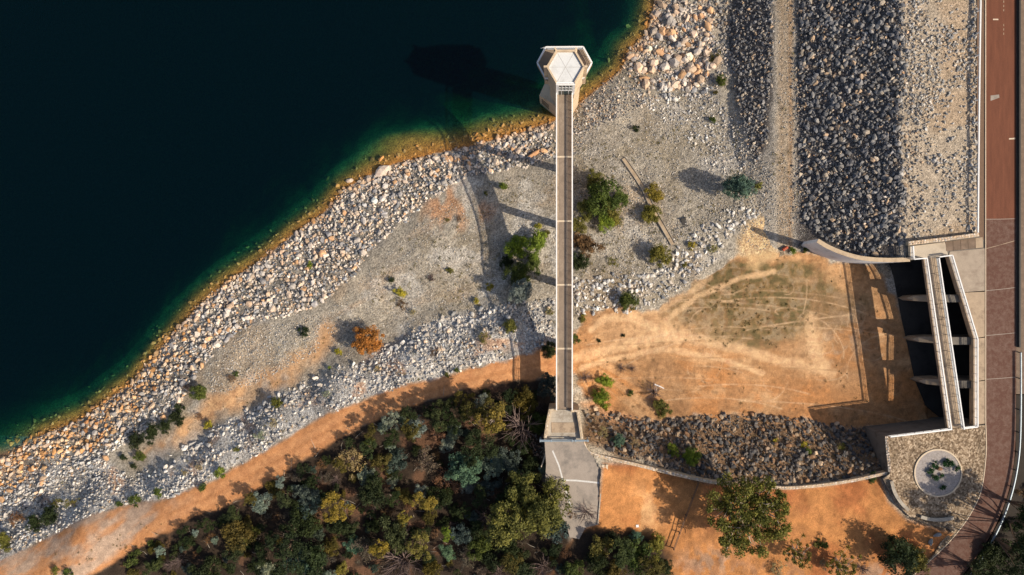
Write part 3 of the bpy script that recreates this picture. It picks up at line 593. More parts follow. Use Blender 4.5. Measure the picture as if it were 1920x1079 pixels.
scatter('shore_riprap', SHORE_ZONE, 'rust', 1.2, .26, 1.4, 2.8, w=[2, 3, 2, 3, 2, 1], filt=lambda a, b: west_rust(a, b) * smooth(70, 35, seg_dist(a, b, SHORE)) , seed=4, soft=1)
scatter('shore_riprap', SHORE_ZONE, 'dark', .5, .25, .9, 2.4, filt=lambda a, b: smooth(.5, .62, fbm(a * .018, b * .018, 94, 4)) * smooth(18, 40, seg_dist(a, b, SHORE)), seed=33, soft=1)
scatter('shore_riprap', SHORE_ZONE, 'cream', .7, .28, 1.5, 2.8, filt=lambda a, b: smooth(30, 12, seg_dist(a, b, SHORE)), seed=5)
scatter('shore_riprap', SHORE_ZONE, 'white', 1.0, .3, 1.0, 2.0, filt=lambda a, b: west_rust(a, b) * smooth(45, 75, seg_dist(a, b, SHORE)), seed=6, soft=1)
UW = SH_OUT + [(a - 32, b - 30) for a, b in SH_OUT[::-1]]
scatter('shore_riprap', UW, 'bed', .8, .3, 1.4, 2.2, filt=lambda a, b: smooth(44, 8, seg_dist(a, b, SHORE)) * (.35 + .65 * smooth(820, 900, a) + .3 * smooth(.5, .6, fbm(a * .02, b * .02, 97, 2))), seed=7, sink=.0)
E_SH = [(1035, 228), (1075, 203), (1105, 178), (1165, 130), (1180, 93), (1213, 60), (1224, 20), (1232, -60)]
EAST = E_SH + [(1330, -60), (1340, 60), (1390, 120), (1330, 190), (1240, 180), (1190, 210), (1130, 235), (1080, 260), (1075, 290), (1040, 290)]
scatter('shore_riprap', EAST, 'pale', .8, .25, .75, 1.8, seed=8, filt=lambda a, b: smooth(150, 100, b - 0 * a) * .5 + .5)
scatter('shore_riprap', [(1040, 228), (1075, 203), (1110, 176), (1180, 160), (1230, 190), (1180, 215), (1110, 240), (1085, 290), (1040, 300)], 'dark', .55, .25, .6, 1.8, seed=9)
PILE = [(1178, 120), (1182, 92), (1215, 58), (1226, 10), (1230, -40), (1330, -40), (1335, 60), (1345, 120), (1310, 165), (1250, 170), (1200, 160), (1172, 140)]
scatter('boulder_pile', PILE, 'cream', .5, .3, .9, 2.0, seed=34)
scatter('boulder_pile', PILE, 'cream', 1.0, .7, 2.4, 2.1, w=[3, 3, 2, 1, 1, 2], seed=10, sink=.15)
scatter('boulder_pile', [(1215, 150), (1300, 130), (1330, 170), (1290, 190), (1240, 185)], 'white', .6, .6, 1.6, 1.8, seed=11, sink=.15)
UWE = [(1080, 205), (1105, 180), (1165, 132), (1180, 95), (1213, 62), (1224, 20), (1230, -40), (1185, -40), (1160, 60), (1130, 110), (1085, 150), (1065, 200)]
scatter('boulder_pile', UWE, 'bed', .45, .4, 1.5, 2.0, filt=lambda a, b: smooth(48, 8, seg_dist(a, b, SHORE)), seed=12, sink=0)
BANK_R = [(-60, 1075)] + [(a, b - 3) for a, b in ROAD_UP[1:-1]] + [(1000, 660), (1040, 640), (1040, 560), (960, 572), (900, 585), (820, 605), (740, 640), (690, 680), (640, 690), (590, 715), (540, 735), (480, 765), (400, 815), (300, 880), (240, 895), (190, 860), (130, 870), (60, 920), (-60, 985)]
scatter('track_bank', BANK_R, 'white', 1.0, .14, .85, 3.2, seed=13, soft=1, filt=lambda a, b: .15 + .85 * smooth(.38, .58, fbm(a * .022, b * .022, 90, 4)))
scatter('track_bank', BANK_R, 'dark', .5, .2, .8, 2.4, seed=31, soft=1, filt=lambda a, b: smooth(.5, .62, fbm(a * .02, b * .02, 93, 4)))
scatter('track_bank', [(960, 565), (900, 578), (820, 598), (740, 632), (680, 676), (600, 700), (540, 725), (470, 755), (390, 812), (300, 872), (310, 890), (400, 835), (480, 785), (560, 748), (690, 700), (750, 655), (830, 622), (910, 600), (970, 590)], 'white', .5, .35, 1.5, 2.4, seed=32, soft=1)
scatter('track_bank', [(1075, 520), (1160, 520), (1240, 490), (1300, 440), (1350, 400), (1400, 385), (1420, 400), (1370, 440), (1340, 490), (1280, 540), (1200, 580), (1110, 590), (1075, 600)], 'white', .7, .3, 1.1, 2.2, seed=14, soft=1)
scatter('track_bank', [(840, 590), (1000, 560), (1040, 555), (1040, 600), (900, 640), (700, 720), (560, 760), (560, 730), (700, 680)], 'pale', .25, .3, 1.1, 2.6, seed=15, soft=1)
DAMF = [(1490, -60), (1497, 100), (1500, 250), (1508, 420), (1540, 448), (1590, 474), (1650, 486), (1703, 486), (1700, 380), (1690, 250), (1700, 120), (1690, -60)]
scatter('dam_riprap', DAMF, 'dark', 1.45, .24, 1.3, 3.0, w=[3, 3, 2.5, 1.6, 2, .8], seed=16, soft=1)
scatter('dam_riprap', DAMF, 'cream', .12, .25, 1.0, 2.4, seed=35, soft=1, filt=lambda a, b: smooth(.45, .6, fbm(a * .02, b * .02, 107, 4)))
scatter('dam_riprap', [(1480, -60), (1510, -60), (1516, 420), (1488, 420)], 'dark', .35, .2, .7, 2.2, seed=36, soft=1)
scatter('dam_riprap', [(1670, -60), (1725, -60), (1730, 430), (1690, 440)], 'dark', .4, .2, .8, 2.2, w=[2, 1, 3, 3, 1, 2], seed=37, soft=1)
scatter('dam_riprap', [(1320, -60), (1450, -60), (1448, 150), (1440, 260), (1420, 310), (1390, 240), (1375, 150), (1340, 60)], 'dark', 1.2, .32, 1.0, 2.0, w=[3, 2, 3, 2, 1, 1], seed=17, soft=1)
scatter('dam_riprap', [(1690, -60), (1832, -60), (1832, 440), (1703, 450)], 'gravel', .85, .22, .85, 2.4, seed=18, filt=lambda a, b: smooth(.42, .60, fbm(a * .018, b * .012, 91, 4)) * .95 + .12 + .4 * smooth(1800, 1825, a))
scatter('dam_riprap', [(1452, -60), (1490, -60), (1500, 420), (1440, 440), (1452, 200)], 'gravel', .10, .18, .4, 2, seed=19)
scatter('basin_riprap', Z_SOUTHROCK, 'umber', 1.25, .3, 1.3, 2.5, w=[3, 2, 3, 1, 2, 1], seed=20, filt=lambda a, b: smooth(1080, 1200, a) * .75 + .25)
scatter('basin_riprap', [(985, 770), (1025, 780), (1022, 860), (1000, 860), (975, 820)], 'umber', .8, .25, .7, 2, seed=21)
GRAV = [(1075, 240), (1180, 210), (1340, 170), (1390, 250), (1400, 330), (1380, 400), (1280, 450), (1200, 530), (1075, 540)]
scatter('gravel_slope', GRAV, 'gravel', .42, .14, .42, 2.6, seed=22, filt=lambda a, b: .35 + .65 * smooth(.35, .6, fbm(a * .02, b * .02, 92, 3)))
scatter('gravel_slope', [(1190, 190), (1330, 160), (1380, 230), (1400, 320), (1330, 320), (1280, 250)], 'white', .4, .2, .7, 2.2, seed=23, soft=1)
scatter('gravel_slope', [(600, 600), (700, 500), (800, 400), (880, 345), (1040, 310), (1040, 550), (900, 580), (740, 630), (640, 680)], 'gravel', .16, .12, .34, 2.4, seed=24)
scatter('gravel_slope', [(380, 700), (460, 620), (600, 590), (600, 660), (480, 720), (400, 740)], 'gravel', .4, .15, .45, 2.2, seed=25)
scatter('gravel_slope', [(1375, 180), (1400, 180), (1425, 300), (1450, 320), (1440, 400), (1390, 420)], 'gravel', .5, .14, .5, 2.2, seed=38, soft=1)
scatter('gravel_slope', [(1380, 330), (1500, 330), (1510, 440), (1420, 470), (1370, 440)], 'gravel', .2, .14, .35, 2.2, seed=26)
NST = {}
for bk, sm, sg in (('shore_riprap', 'small_stones', 300), ('boulder_pile', 'small_stones', 300), ('track_bank', 'small_stones', 300), ('dam_riprap', 'small_stones', 300), ('basin_riprap', 'small_stones', 300), ('gravel_slope', 'gravel', 60)):
    NST[bk] = build_bank(bk, sm, sg)
print('stones', NST)
# ------------------------------------------------------------------ crest road, plaza, decks (setting)
ZD = 19.0
def W2(pts, z=ZD): return [tuple(P(a, b, z)[:2]) for a, b in pts]
ROAD_L = [(1848, -80), (1848, 452), (1848, 790), (1849, 850), (1841, 915), (1825, 955), (1800, 993), (1762, 1035), (1700, 1090), (1660, 1120)]
ROAD_R = [(1906, -80), (1905, 500), (1905, 780), (1903, 850), (1893, 915), (1872, 975), (1842, 1030), (1800, 1085), (1765, 1120)]
rl = smooth_poly(ROAD_L[2:], 6); rr = smooth_poly(ROAD_R[2:], 6)
road = MB().prism(W2([ROAD_L[0], ROAD_L[1]] + rl + rr[::-1] + [ROAD_R[1], ROAD_R[0]]), 17.9, ZD - .02).build('crest_road', M['crest_asphalt'], None, kind='structure')
MB().strip_wall(W2([ROAD_L[0], ROAD_L[1]] + rl), .14, 18.5, ZD + .05).build('kerb', M['joint_cream'], road)
for a, b, y0, y1, nm in ((1849.5, 1904, 467, 452, 'deck_edge'), (1849.5, 1904, 546, 540, 'pad_asphalt'), (1849.5, 1904, 412, 411, 'pad_asphalt'), (1849.5, 1904, 630, 625, 'pad_asphalt'), (1849.5, 1904, 712, 708, 'pad_asphalt')):
    MB().strip_wall(W2([(a, y0), ((a + b) / 2, (y0 + y1) / 2 + .3), (b, y1)]), .10, ZD - .1, ZD - .012).build('joint_strip', M[nm], road)
def dash(poly, mat='pad_asphalt', dz=.0): MB().prism(W2(poly), ZD - .1, ZD - .014 + dz).build('road_patch', M[mat], road)
dash([(1857.5, 180), (1873.5, 178), (1874, 184), (1857.5, 190)]); dash([(1862, 36), (1872, 36), (1872, 38.5), (1862, 38.5)], 'joint_cream'); dash([(1892, 260), (1904, 259), (1904, 262), (1892, 262.5)], 'joint_cream')
for yy in (6, 14, 22, 50, 58, 66): MB().box((P(1881.5, 0, ZD)[0], P(0, yy, ZD)[1], ZD - .1), (P(1882.7, 0, ZD)[0], P(0, yy - 4, ZD)[1], ZD - .013)).build('lane_mark', M['deck_edge'], road)
MB().prism(W2([(1833, -80), (1846.5, -80), (1846.5, 452), (1836, 443), (1832, 200)]), 17.8, ZD - .09).build('verge_path', M['rust_timber'], None, kind='structure')
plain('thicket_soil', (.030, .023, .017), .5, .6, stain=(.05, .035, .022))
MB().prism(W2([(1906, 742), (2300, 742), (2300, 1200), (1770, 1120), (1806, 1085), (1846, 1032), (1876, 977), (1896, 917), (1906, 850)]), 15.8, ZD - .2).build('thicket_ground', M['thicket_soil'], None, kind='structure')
MB().prism(W2([(1906, -80), (2300, -80), (2300, 740), (1906, 740)]), 16.0, ZD - .12).build('downstream_ground', M['brown_paver'], None, kind='structure')
par = MB().strip_wall(W2([(1909.5, -80), (1909.5, 500), (1909.5, 652)]), .28, 18.5, ZD + .5)
po = par.build('parapet_wall', M['dark_steel'], None, label='long dark low parapet wall along the far edge of the brown crest road', category='wall')
# plaza block with its paving
PZ = [(1660, 818), (1781, 803), (1849, 797)] + rl[1:-8] + [(1752, 1040), (1764, 1018), (1785, 998), (1775, 990), (1735, 984), (1705, 970), (1680, 945), (1664, 915), (1656, 899), (1668, 889)]
PZ = [p for p in PZ]
pz = MB().prism(W2(PZ), 8.0, ZD - .03).build('plaza_wall', M['shaded_concrete'], None, kind='structure')
def inset(poly, d):
    cx = sum(p[0] for p in poly) / len(poly); cy = sum(p[1] for p in poly) / len(poly)
    return [(p[0] + (cx - p[0]) / math.hypot(p[0] - cx, p[1] - cy) * d, p[1] + (cy - p[1]) / math.hypot(p[0] - cx, p[1] - cy) * d) for p in poly]
MB().prism(inset(W2(PZ), .12), ZD - .2, ZD - .005).build('plaza_pavement', M['crazy_paving'], None, kind='structure')

# ------------------------------------------------------------------ railings
POST_CACHE = {}
def railing(parent, pts, h, levels, spacing, mat, post_mat=None, top=.11, mid=.045, post=.07, kerb=None, names=('top_rail', 'mid_rail', 'post')):
    """pts: list of 3-D foot points; levels: heights of the thinner rails"""
    pts = [Vector(p) for p in pts]; up = Vector((0, 0, h))
    t = MB()
    for a, b in zip(pts, pts[1:]): t.beam(a + up, b + up, top, top)
    t.build(names[0], mat, parent)
    for lv in levels:
        t = MB()
        for a, b in zip(pts, pts[1:]): t.beam(a + Vector((0, 0, lv)), b + Vector((0, 0, lv)), mid, mid)
        t.build(names[1], post_mat or mat, parent)
    key = (round(h, 3), post, (post_mat or mat).name)
    if key not in POST_CACHE: POST_CACHE[key] = MB().box((-post / 2, -post / 2, 0), (post / 2, post / 2, h - top / 2)).mesh('post', post_mat or mat)
    for a, b in zip(pts, pts[1:]):
        n = max(1, round((b - a).length / spacing)); ang = math.atan2(b.y - a.y, b.x - a.x)
        for i in range(n + (1 if b == pts[-1] else 0)):
            o = bpy.data.objects.new(names[2], POST_CACHE[key]); o.location = a.lerp(b, i / n); o.rotation_euler = (0, 0, ang); put(o, parent)

# ------------------------------------------------------------------ access bridge
XL, XR = -.22, 2.86
br = thing('access_bridge', 'long narrow concrete bridge with white railings crossing the slope to the lake tower', 'bridge', (0, 0, 0))
JY = [36.15] + [P(0, y, ZD)[1] for y in (295, 415.5, 535, 654.5, 768)]
for i in range(5):
    y1, y0 = JY[i] - (.03 if i else 0), JY[i + 1] + .03
    sl = MB().box((XL, y0, 18.45), (XR, y1, ZD)).build('deck_slab', M['deck_edge'], br)
    MB().box((.32, y0 + .02, ZD - .1), (1.98, y1 - .02, ZD + .03)).build('wearing_course', M['deck_asphalt'], sl)
    MB().box((2.0, y0 + .02, ZD - .1), (2.62, y1 - .02, ZD + .06)).build('duct_cover', M['brown_paver'], sl)
    for gx_ in (.35, 2.0): MB().box((gx_ - .2, y0, 17.4), (gx_ + .2, y1, 18.45)).build('girder', M['cream_concrete'], br)
for j in JY[1:5]:
    MB().box((XL + .06, j - .16, ZD - .1), (XR - .06, j + .16, ZD + .075)).build('joint_cover', M['joint_cream'], br)
    gz = float(surf(np.array([1.3]), np.array([j]))[0])
    pr = MB().prism([(.55, j - .55), (2.1, j - .55), (2.1, j + .55), (.55, j + .55)], gz - 1.5, 16.7).build('pier', M['cream_concrete'], br)
    MB().box((-.05, j - .6, 16.7), (2.65, j + .6, 17.4)).build('pier_cap', M['cream_concrete'], pr)
MB().tube([(-.62, JY[1] + .1, 18.4), (-.62, JY[1] + .1, 12.0), (-.45, JY[1] - .2, 6.5)], .09, 8).build('down_pipe', M['galvanised'], br)
MB().box((-.8, JY[1] - .12, 17.42), (-.24, JY[1] + .3, 18.9)).build('pipe_bracket', M['wall_concrete'], br)
for X in (XL + .08, XR - .08): railing(br, [(X, JY[0], ZD), (X, JY[5], ZD)], 1.12, (.28, .55, .83), 1.5, M['white_paint'], M['rail_grey'], top=.20, mid=.05, post=.07)

# ------------------------------------------------------------------ intake tower
tw = thing('intake_tower', 'tall cream hexagonal lake tower with white roof and railed walkway', 'tower', (1.47, 39.2, 0))
def hexp(r, cx=0, cy=0): return [(cx + r * math.cos(math.radians(60 * k)), cy + r * math.sin(math.radians(60 * k))) for k in range(6)]
ZR = 25.5
MB().prism(hexp(2.95), -14, 16.0).build('lower_shaft', M['cream_concrete'], tw)
MB().prism(hexp(3.36), 16.0, ZR).build('upper_shaft', M['cream_concrete'], tw)
MB().prism(hexp(3.02), ZR, ZR + .06).build('roof', M['roof_white'], tw)
for k in range(3): th = math.radians(60 * k); MB().beam((-2.95 * math.cos(th), -2.95 * math.sin(th), ZR + .058 + .004 * k), (2.95 * math.cos(th), 2.95 * math.sin(th), ZR + .058 + .004 * k), .07, .02).build('roof_seam', M['wall_concrete'], tw)
outer, inner = hexp(3.42), hexp(3.1)
for k in range(6):
    a, b, c_, d = outer[k], outer[(k + 1) % 6], inner[(k + 1) % 6], inner[k]
    if k == 4: continue
    MB().prism([a, b, c_, d], ZR - .8, ZR + .42).build('parapet', M['cream_concrete'], tw)
MB().prism([outer[4], outer[5], inner[5], inner[4]], ZR - .5, ZR + .22).build('parapet', M['white_paint'], tw)
for k in (0, 1, 2, 3):
    th = math.radians(60 * k); d = np.array([math.cos(th), math.sin(th)]); n = np.array([-d[1], d[0]])
    MB().prism([tuple(d * 3.3 + n * .16), tuple(d * 3.3 - n * .16), tuple(d * 3.88 - n * .16), tuple(d * 3.88 + n * .16)], 16.0, ZR + .5).build('corner_fin', M['cream_concrete'], tw)
# front wall with its glazing above the doors
YF = -2.94
fw = MB().box((-1.7, YF - .12, 18.98), (-1.28, YF + .2, ZR - .3)).box((1.28, YF - .12, 18.98), (1.7, YF + .2, ZR - .3)).box((-1.28, YF - .12, 21.5), (1.28, YF + .2, 22.1)).box((-1.28, YF - .12, 24.7), (1.28, YF + .2, ZR - .3)).build('front_wall', M['white_paint'], tw)
for i in range(4):
    x0 = -1.28 + i * .64
    f = MB().box((x0, YF - .16, 22.1), (x0 + .08, YF + .05, 24.7)).box((x0 + .08, YF - .16, 23.35), (x0 + .64, YF + .05, 23.45)).build('window', M['white_paint'], tw)
    MB().box((x0 + .08, YF - .08, 22.1), (x0 + .64, YF - .03, 23.35)).build('pane', M['window_glass'], f); MB().box((x0 + .08, YF - .08, 23.45), (x0 + .64, YF - .03, 24.7)).build('pane', M['window_glass'], f)
for x0 in (-1.28, .02): dr = MB().box((x0, YF - .10, 18.98), (x0 + 1.25, YF - .03, 21.5)).build('door', M['window_glass'], tw); MB().box((x0 + .55, YF - .15, 19.0), (x0 + .61, YF - .10, 21.48)).build('door_frame', M['white_paint'], dr)
# intake box low on the lake side, with slots
bx = [(-5.2, .6), (-3.95, 3.1), (.2, 3.1), (.2, -2.62), (-1.5, -2.62), (-2.1, -2.1)]
ib = MB().prism(bx, -14, 6.0, ztop=[5.6, 6.4, 10.5, 10.5, 9.0, 7.4]).build('intake_box', M['cream_concrete'], tw)
a = np.array(bx[0]); b_ = np.array(bx[5]); dd = (b_ - a) / np.linalg.norm(b_ - a); nn = np.array([dd[1], -dd[0]]); nn = nn if nn @ np.array([-1, -1]) > 0 else -nn
for zz in (1.0, 2.3, 3.6):
    q0 = a + dd * .6 + nn * .02; q1 = a + dd * 2.6 + nn * .02
    MB().prism([tuple(q0), tuple(q1), tuple(q1 - nn * .3), tuple(q0 - nn * .3)], zz, zz + .8).build('intake_slot', M['dark_steel'], tw)
# walkway platform
pf = [((a_ - NX) / 10.09 - 1.47, (NY - b2) / 10.09 - 39.2) for a_, b2 in ((1022.5, 88.5), (1094, 88), (1110.5, 118), (1094.5, 147), (1022, 147), (1006.5, 118))]
fl = MB().prism([(x * 1.0, y) for x, y in pf], 18.2, 18.95).build('walkway_slab', M['deck_edge'], tw)
MB().prism([(x * .965, y * .97) for x, y in pf], 18.9, 18.97).build('walkway_floor', M['deck_asphalt'], fl)
ring = [(x * .985, y * .985, 18.95) for x, y in pf]; railing(tw, ring + [ring[0]], 1.15, (.3, .58, .86), 1.4, M['white_paint'], M['rail_grey'], top=.26, mid=.06)
MB().beam((pf[0][0] - .9, pf[0][1] - .28, 20.1), (pf[0][0] + .3, pf[0][1] - .12, 20.1), .08, .08).build('davit_arm', M['white_paint'], tw)
MB().beam((pf[0][0] + .3, pf[0][1] - .45, 20.15), (pf[1][0] - .2, pf[1][1] - .45, 20.15), .12, .12).build('service_pipe', M['rail_grey'], tw)

# ------------------------------------------------------------------ bridge abutment, forecourt, gate
ab = thing('bridge_abutment', 'cream stone wing walls and apron at the landward end of the lake bridge', 'abutment', (0, 0, 0))
MB().prism(W2([(1029, 769), (1086, 769), (1094, 826), (1020, 826)]), 11.0, ZD - .04).build('apron', M['concrete'], ab)
for pl in ([(1044, 769.5), (1031.5, 769.5), (1026, 796), (1022.5, 822)], [(1070.5, 771.5), (1083, 771.5), (1087.5, 796), (1091.5, 824)]):
    w = MB().strip_wall(W2(pl, 19.7), .55, 11.0, 19.75).build('wing_wall', M['sandy_concrete'], ab)
    L = W2(pl, 19.7)
    for (ax, ay), (bx_, by) in zip(L, L[1:]):
        n = max(1, int(math.hypot(bx_ - ax, by - ay) / .55))
        for i in range(n):
            t = (i + .5) / n; o = bpy.data.objects.new('coping_stone', BIG_ME[(i * 5 + n) % 14]); o.location = (ax + (bx_ - ax) * t, ay + (by - ay) * t, 19.74); o.scale = (.34, .30, .12); o.rotation_euler = (0, 0, math.atan2(by - ay, bx_ - ax))
            cc = random.choice([(.55, .44, .31), (.46, .36, .25), (.6, .5, .38)]); o.color = (*cc, 1); put(o, w)
MB().box((P(1034, 0, ZD)[0], P(0, 812, ZD)[1], ZD - .1), (P(1082, 0, ZD)[0], P(0, 793, ZD)[1], ZD + .02)).build('apron_slab', M['deck_edge'], ab)
pad = MB().prism(W2([(1021, 828), (1093, 828), (1100, 842), (1116, 862), (1131, 872), (1128, 905), (1121, 985), (1098, 990), (1086, 1012), (1068, 1008), (1062, 985), (1036, 940), (1022, 905), (1024, 870)]), 16.5, ZD - .05).build('forecourt_pavement', M['pad_asphalt'], None, kind='structure')
for l, w_ in (([(1036, 846), (1048, 874), (1055, 900), (1064, 930), (1070, 952)], .28), ([(1057, 901.5), (1080, 902), (1105, 904.5), (1124, 906.5)], .3)):
    MB().strip_wall(W2(l), w_, ZD - .2, ZD - .044).build('line_marking', M['road_paint'], pad)
MB().strip_wall(W2([(1131, 872), (1130, 890), (1128, 908)]), .5, 18.0, ZD + .12).strip_wall(W2([(1138, 872), (1136.5, 892), (1134, 908)]), .45, 17.5, ZD + .05).build('concrete_kerb', M['joint_cream'], None, label='pale broken concrete kerb blocks between the grey forecourt and orange clearing', category='kerb')
MB().strip_wall(W2([(1127.5, 909), (1124, 950), (1121, 984)]), .2, 17.5, ZD + .15).build('timber_edging', M['concrete'], None, label='thin straight edging board between the grey forecourt and orange clearing', category='edging')
MB().strip_wall(W2([(1022, 832), (1023.5, 850), (1018, 868), (1015, 876)], 18), .16, 14.0, 18.3).build('edging_kerb', M['joint_cream'], None, label='thin pale crooked kerb beside the wood, below the steel gate', category='kerb')
gt = thing('pipe_gate', 'blue-grey steel pipe gate closing the landward end of the lake bridge', 'gate', tuple(P(1057, 825, ZD)))
def gp(px, dy=0, z=.95): q = P(px, 825, ZD + .9); return (q[0] - gt.location.x, dy, z)
for nm, x0, x1, r, dy, z in (('gate_bar', 1012, 1034, .24, 0, .95), ('gate_bar', 1034, 1072, .10, .14, 1.0), ('gate_bar', 1034, 1072, .10, -.14, .75), ('gate_bar', 1072, 1104, .17, 0, .95)):
    MB().tube([gp(x0, dy, z), gp(x1, dy, z)], r, 10).build(nm, M['galvanised'], gt)
for px in (1013, 1034, 1073, 1079, 1102): MB().box((gp(px)[0] - .12, -.22, -1.2 if px in (1013, 1102) else -.05), (gp(px)[0] + .12, .22, 1.15)).build('gate_post', M['galvanised'], gt)

# ------------------------------------------------------------------ stone walls
def stone_wall(name, label, line, width, top, foot, pal, step=.5, seed=0, body='sandy_concrete'):
    r = np.random.default_rng(seed); L = line; t = thing(name, label, 'wall', (L[0][0], L[0][1], 0)); ox, oy = L[0]
    Q = [(x - ox, y - oy) for x, y in L]; MB().strip_wall(Q, width, foot, top).build('wall_core', M[body], t); cnt = 0
    for (ax, ay), (bx_, by) in zip(Q, Q[1:]):
        d = math.hypot(bx_ - ax, by - ay); n = max(1, round(d / step)); ang = math.atan2(by - ay, bx_ - ax)
        for i in range(n):
            for s in (-.25, .25):
                u = (i + .5 + r.uniform(-.15, .15)) / n; o = bpy.data.objects.new('stone', BIG_ME[r.integers(0, 14)])
                tz = top if not hasattr(top, '__len__') else float(np.mean(top))
                o.location = (ax + (bx_ - ax) * u - math.sin(ang) * width * s, ay + (by - ay) * u + math.cos(ang) * width * s, tz + r.uniform(-.06, .02))
                o.scale = (step * r.uniform(.45, .62), width * r.uniform(.27, .36), r.uniform(.12, .2)); o.rotation_euler = (0, 0, ang + r.uniform(-.2, .2)); c = np.array(PAL[pal][r.integers(0, 4)]); o.color = (*c, 1); put(o, t); cnt += 1
    return t
stone_wall('stone_wall', 'long low cream stone wall curving from the gate above the dark rocks', W2(smooth_poly([(1093, 826), (1098, 842), (1108, 851), (1140, 860), (1200, 874), (1260, 889), (1330, 904), (1372, 909)], 5), 18.6), .6, 18.65, 14.5, 'cream', .62, 1)
stone_wall('stone_wall', 'low cream stone wall meeting the round-bedded plaza, above the orange clearing', W2(smooth_poly([(1440, 914), (1480, 916), (1540, 911), (1600, 902), (1650, 891), (1666, 888)], 5), 18.5), .55, 18.5, 14.5, 'cream', .62, 2)
stone_wall('stone_parapet', 'short rough stone parapet on the plaza edge over the dark rocks', W2([(1662.5, 819), (1665, 850), (1669, 886)], 19.6), .6, 19.5, 8.0, 'cream', .55, 3, 'shaded_concrete')
stone_wall('stone_parapet', 'rough stone parapet between the pale dam-top gravel and the terrace', W2([(1704, 457), (1770, 449.5), (1836, 440.5)], 19.7), .7, 19.65, 9.0, 'cream', .55, 4, 'sandy_concrete')

# ------------------------------------------------------------------ spillway
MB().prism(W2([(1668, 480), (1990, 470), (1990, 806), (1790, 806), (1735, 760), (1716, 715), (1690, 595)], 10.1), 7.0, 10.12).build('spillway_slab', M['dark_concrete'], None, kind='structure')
gwt = [18.9] * len(GUIDE_W); gw = thing('guide_wall', 'tall curved concrete guide wall holding the dark dam rocks off the basin', 'wall', (GUIDE_W[0][0], GUIDE_W[0][1], 0))
Q = [(x - GUIDE_W[0][0], y - GUIDE_W[0][1]) for x, y in GUIDE_W]
MB().strip_wall(Q, .75, 8.0, 18.88).build('wall_body', M['pale_concrete'], gw); MB().strip_wall(Q, .80, 18.88, 18.98).build('wall_coping', M['sandy_concrete'], gw)
dk = thing('spillway_deck', 'brown concrete roadside deck and terrace beside the spillway opening', 'deck', (0, 0, 0))
TER = [(1705, 460), (1836, 444), (1847, 450), (1847, 467), (1779, 481), (1755, 483.5), (1731, 486), (1706, 488.5)]
MB().prism(W2([(1703, 459), (1847, 440), (1847, 470), (1779, 481), (1731, 486), (1705, 489)]), 8.0, ZD - .1).build('abutment_block', M['shaded_concrete'], dk)
MB().prism(W2([(1706, 463), (1772, 455), (1778, 480), (1755, 483.2), (1731, 485.8), (1707, 488)]), ZD - .3, ZD - .02).build('terrace_slab', M['terrace'], dk)
for i in range(5):
    x0, x1 = 1773 + i * 14, 1786.5 + i * 14; f = lambda x: 454.5 - (x - 1772) * .125; g_ = lambda x: 472 - (x - 1772) * .1
    MB().prism(W2([(x0, f(x0)), (x1, f(x1)), (x1 + 1, g_(x1)), (x0 + 1, g_(x0))]), ZD - .3, ZD - .015).build('paving_panel', M['brown_paver' if i < 4 else 'deck_edge'], dk)
edge = lambda y: np.interp(y, [481, 636, 799], [1779, 1825.5, 1825.5]); ky = [474, 550, 636, 717, 799]
for i, (y0, y1) in enumerate(zip(ky, ky[1:])):
    ptl = [(edge(max(y0, 481)), max(y0, 481.0)), (1847, y0 - 2), (1847, y1 - 4), (edge(y1), y1 - .6)]
    if i == 0: ptl = [(1779, 481), (1781, 472.8), (1847, 466.5), (1847, y1 - 4), (edge(y1), y1 - .6)]
    MB().prism(W2(ptl), 17.7, ZD - .02).build('deck_panel', M['deck_edge' if i else 'terrace_wear'], dk)
rd = [P(a, b, ZD) for a, b in ((1755.5, 483.2), (1779.5, 480), (1826.5, 636), (1826.5, 799), (1803, 802))]
railing(dk, rd, 1.1, (.3, .55, .82), 1.6, M['white_paint'], M['rail_grey'], top=.2, mid=.05)
railing(dk, [P(a, b, ZD) for a, b in ((1706.5, 463), (1708, 487.5), (1731.5, 485.5))], 1.1, (.3, .55, .82), 1.6, M['white_paint'], M['rail_grey'], top=.2, mid=.05)
sb = thing('spillway_bridge', 'slim concrete footbridge with white rails slanting across the dark spillway', 'bridge', (0, 0, 0))
Lx = lambda y: 1731.5 + (y - 486) * (1777 - 1731.5) / (805 - 486); Rx = lambda y: 1755 + (y - 483) * (1802 - 1755) / (802 - 483)
for i in range(11):
    y0 = 486 + i * 29; y1 = y0 + 28.4
    MB().prism(W2([(Lx(y0), y0), (Rx(y0 - 2.6), y0 - 2.6), (Rx(y1 - 2.6), y1 - 2.6), (Lx(y1), y1)]), 18.3, ZD - .01).build('deck_panel', M['deck_edge'], sb)
for fx_ in (Lx, Rx):
    a, b_ = P(fx_(486) + (6 if fx_ is Lx else -8), 486, 18), P(fx_(803) + (6 if fx_ is Lx else -8), 803, 18)
    MB().beam((a[0], a[1], 18.05), (b_[0], b_[1], 18.05), .4, .6).build('girder', M['concrete'], sb)
    railing(sb, [P(fx_(485) + (.8 if fx_ is Lx else -.8), 485, ZD), P(fx_(804) + (.8 if fx_ is Lx else -.8), 804, ZD)], 1.1, (.3, .55, .82), 1.6, M['white_paint'], M['rail_grey'], top=.2, mid=.05)
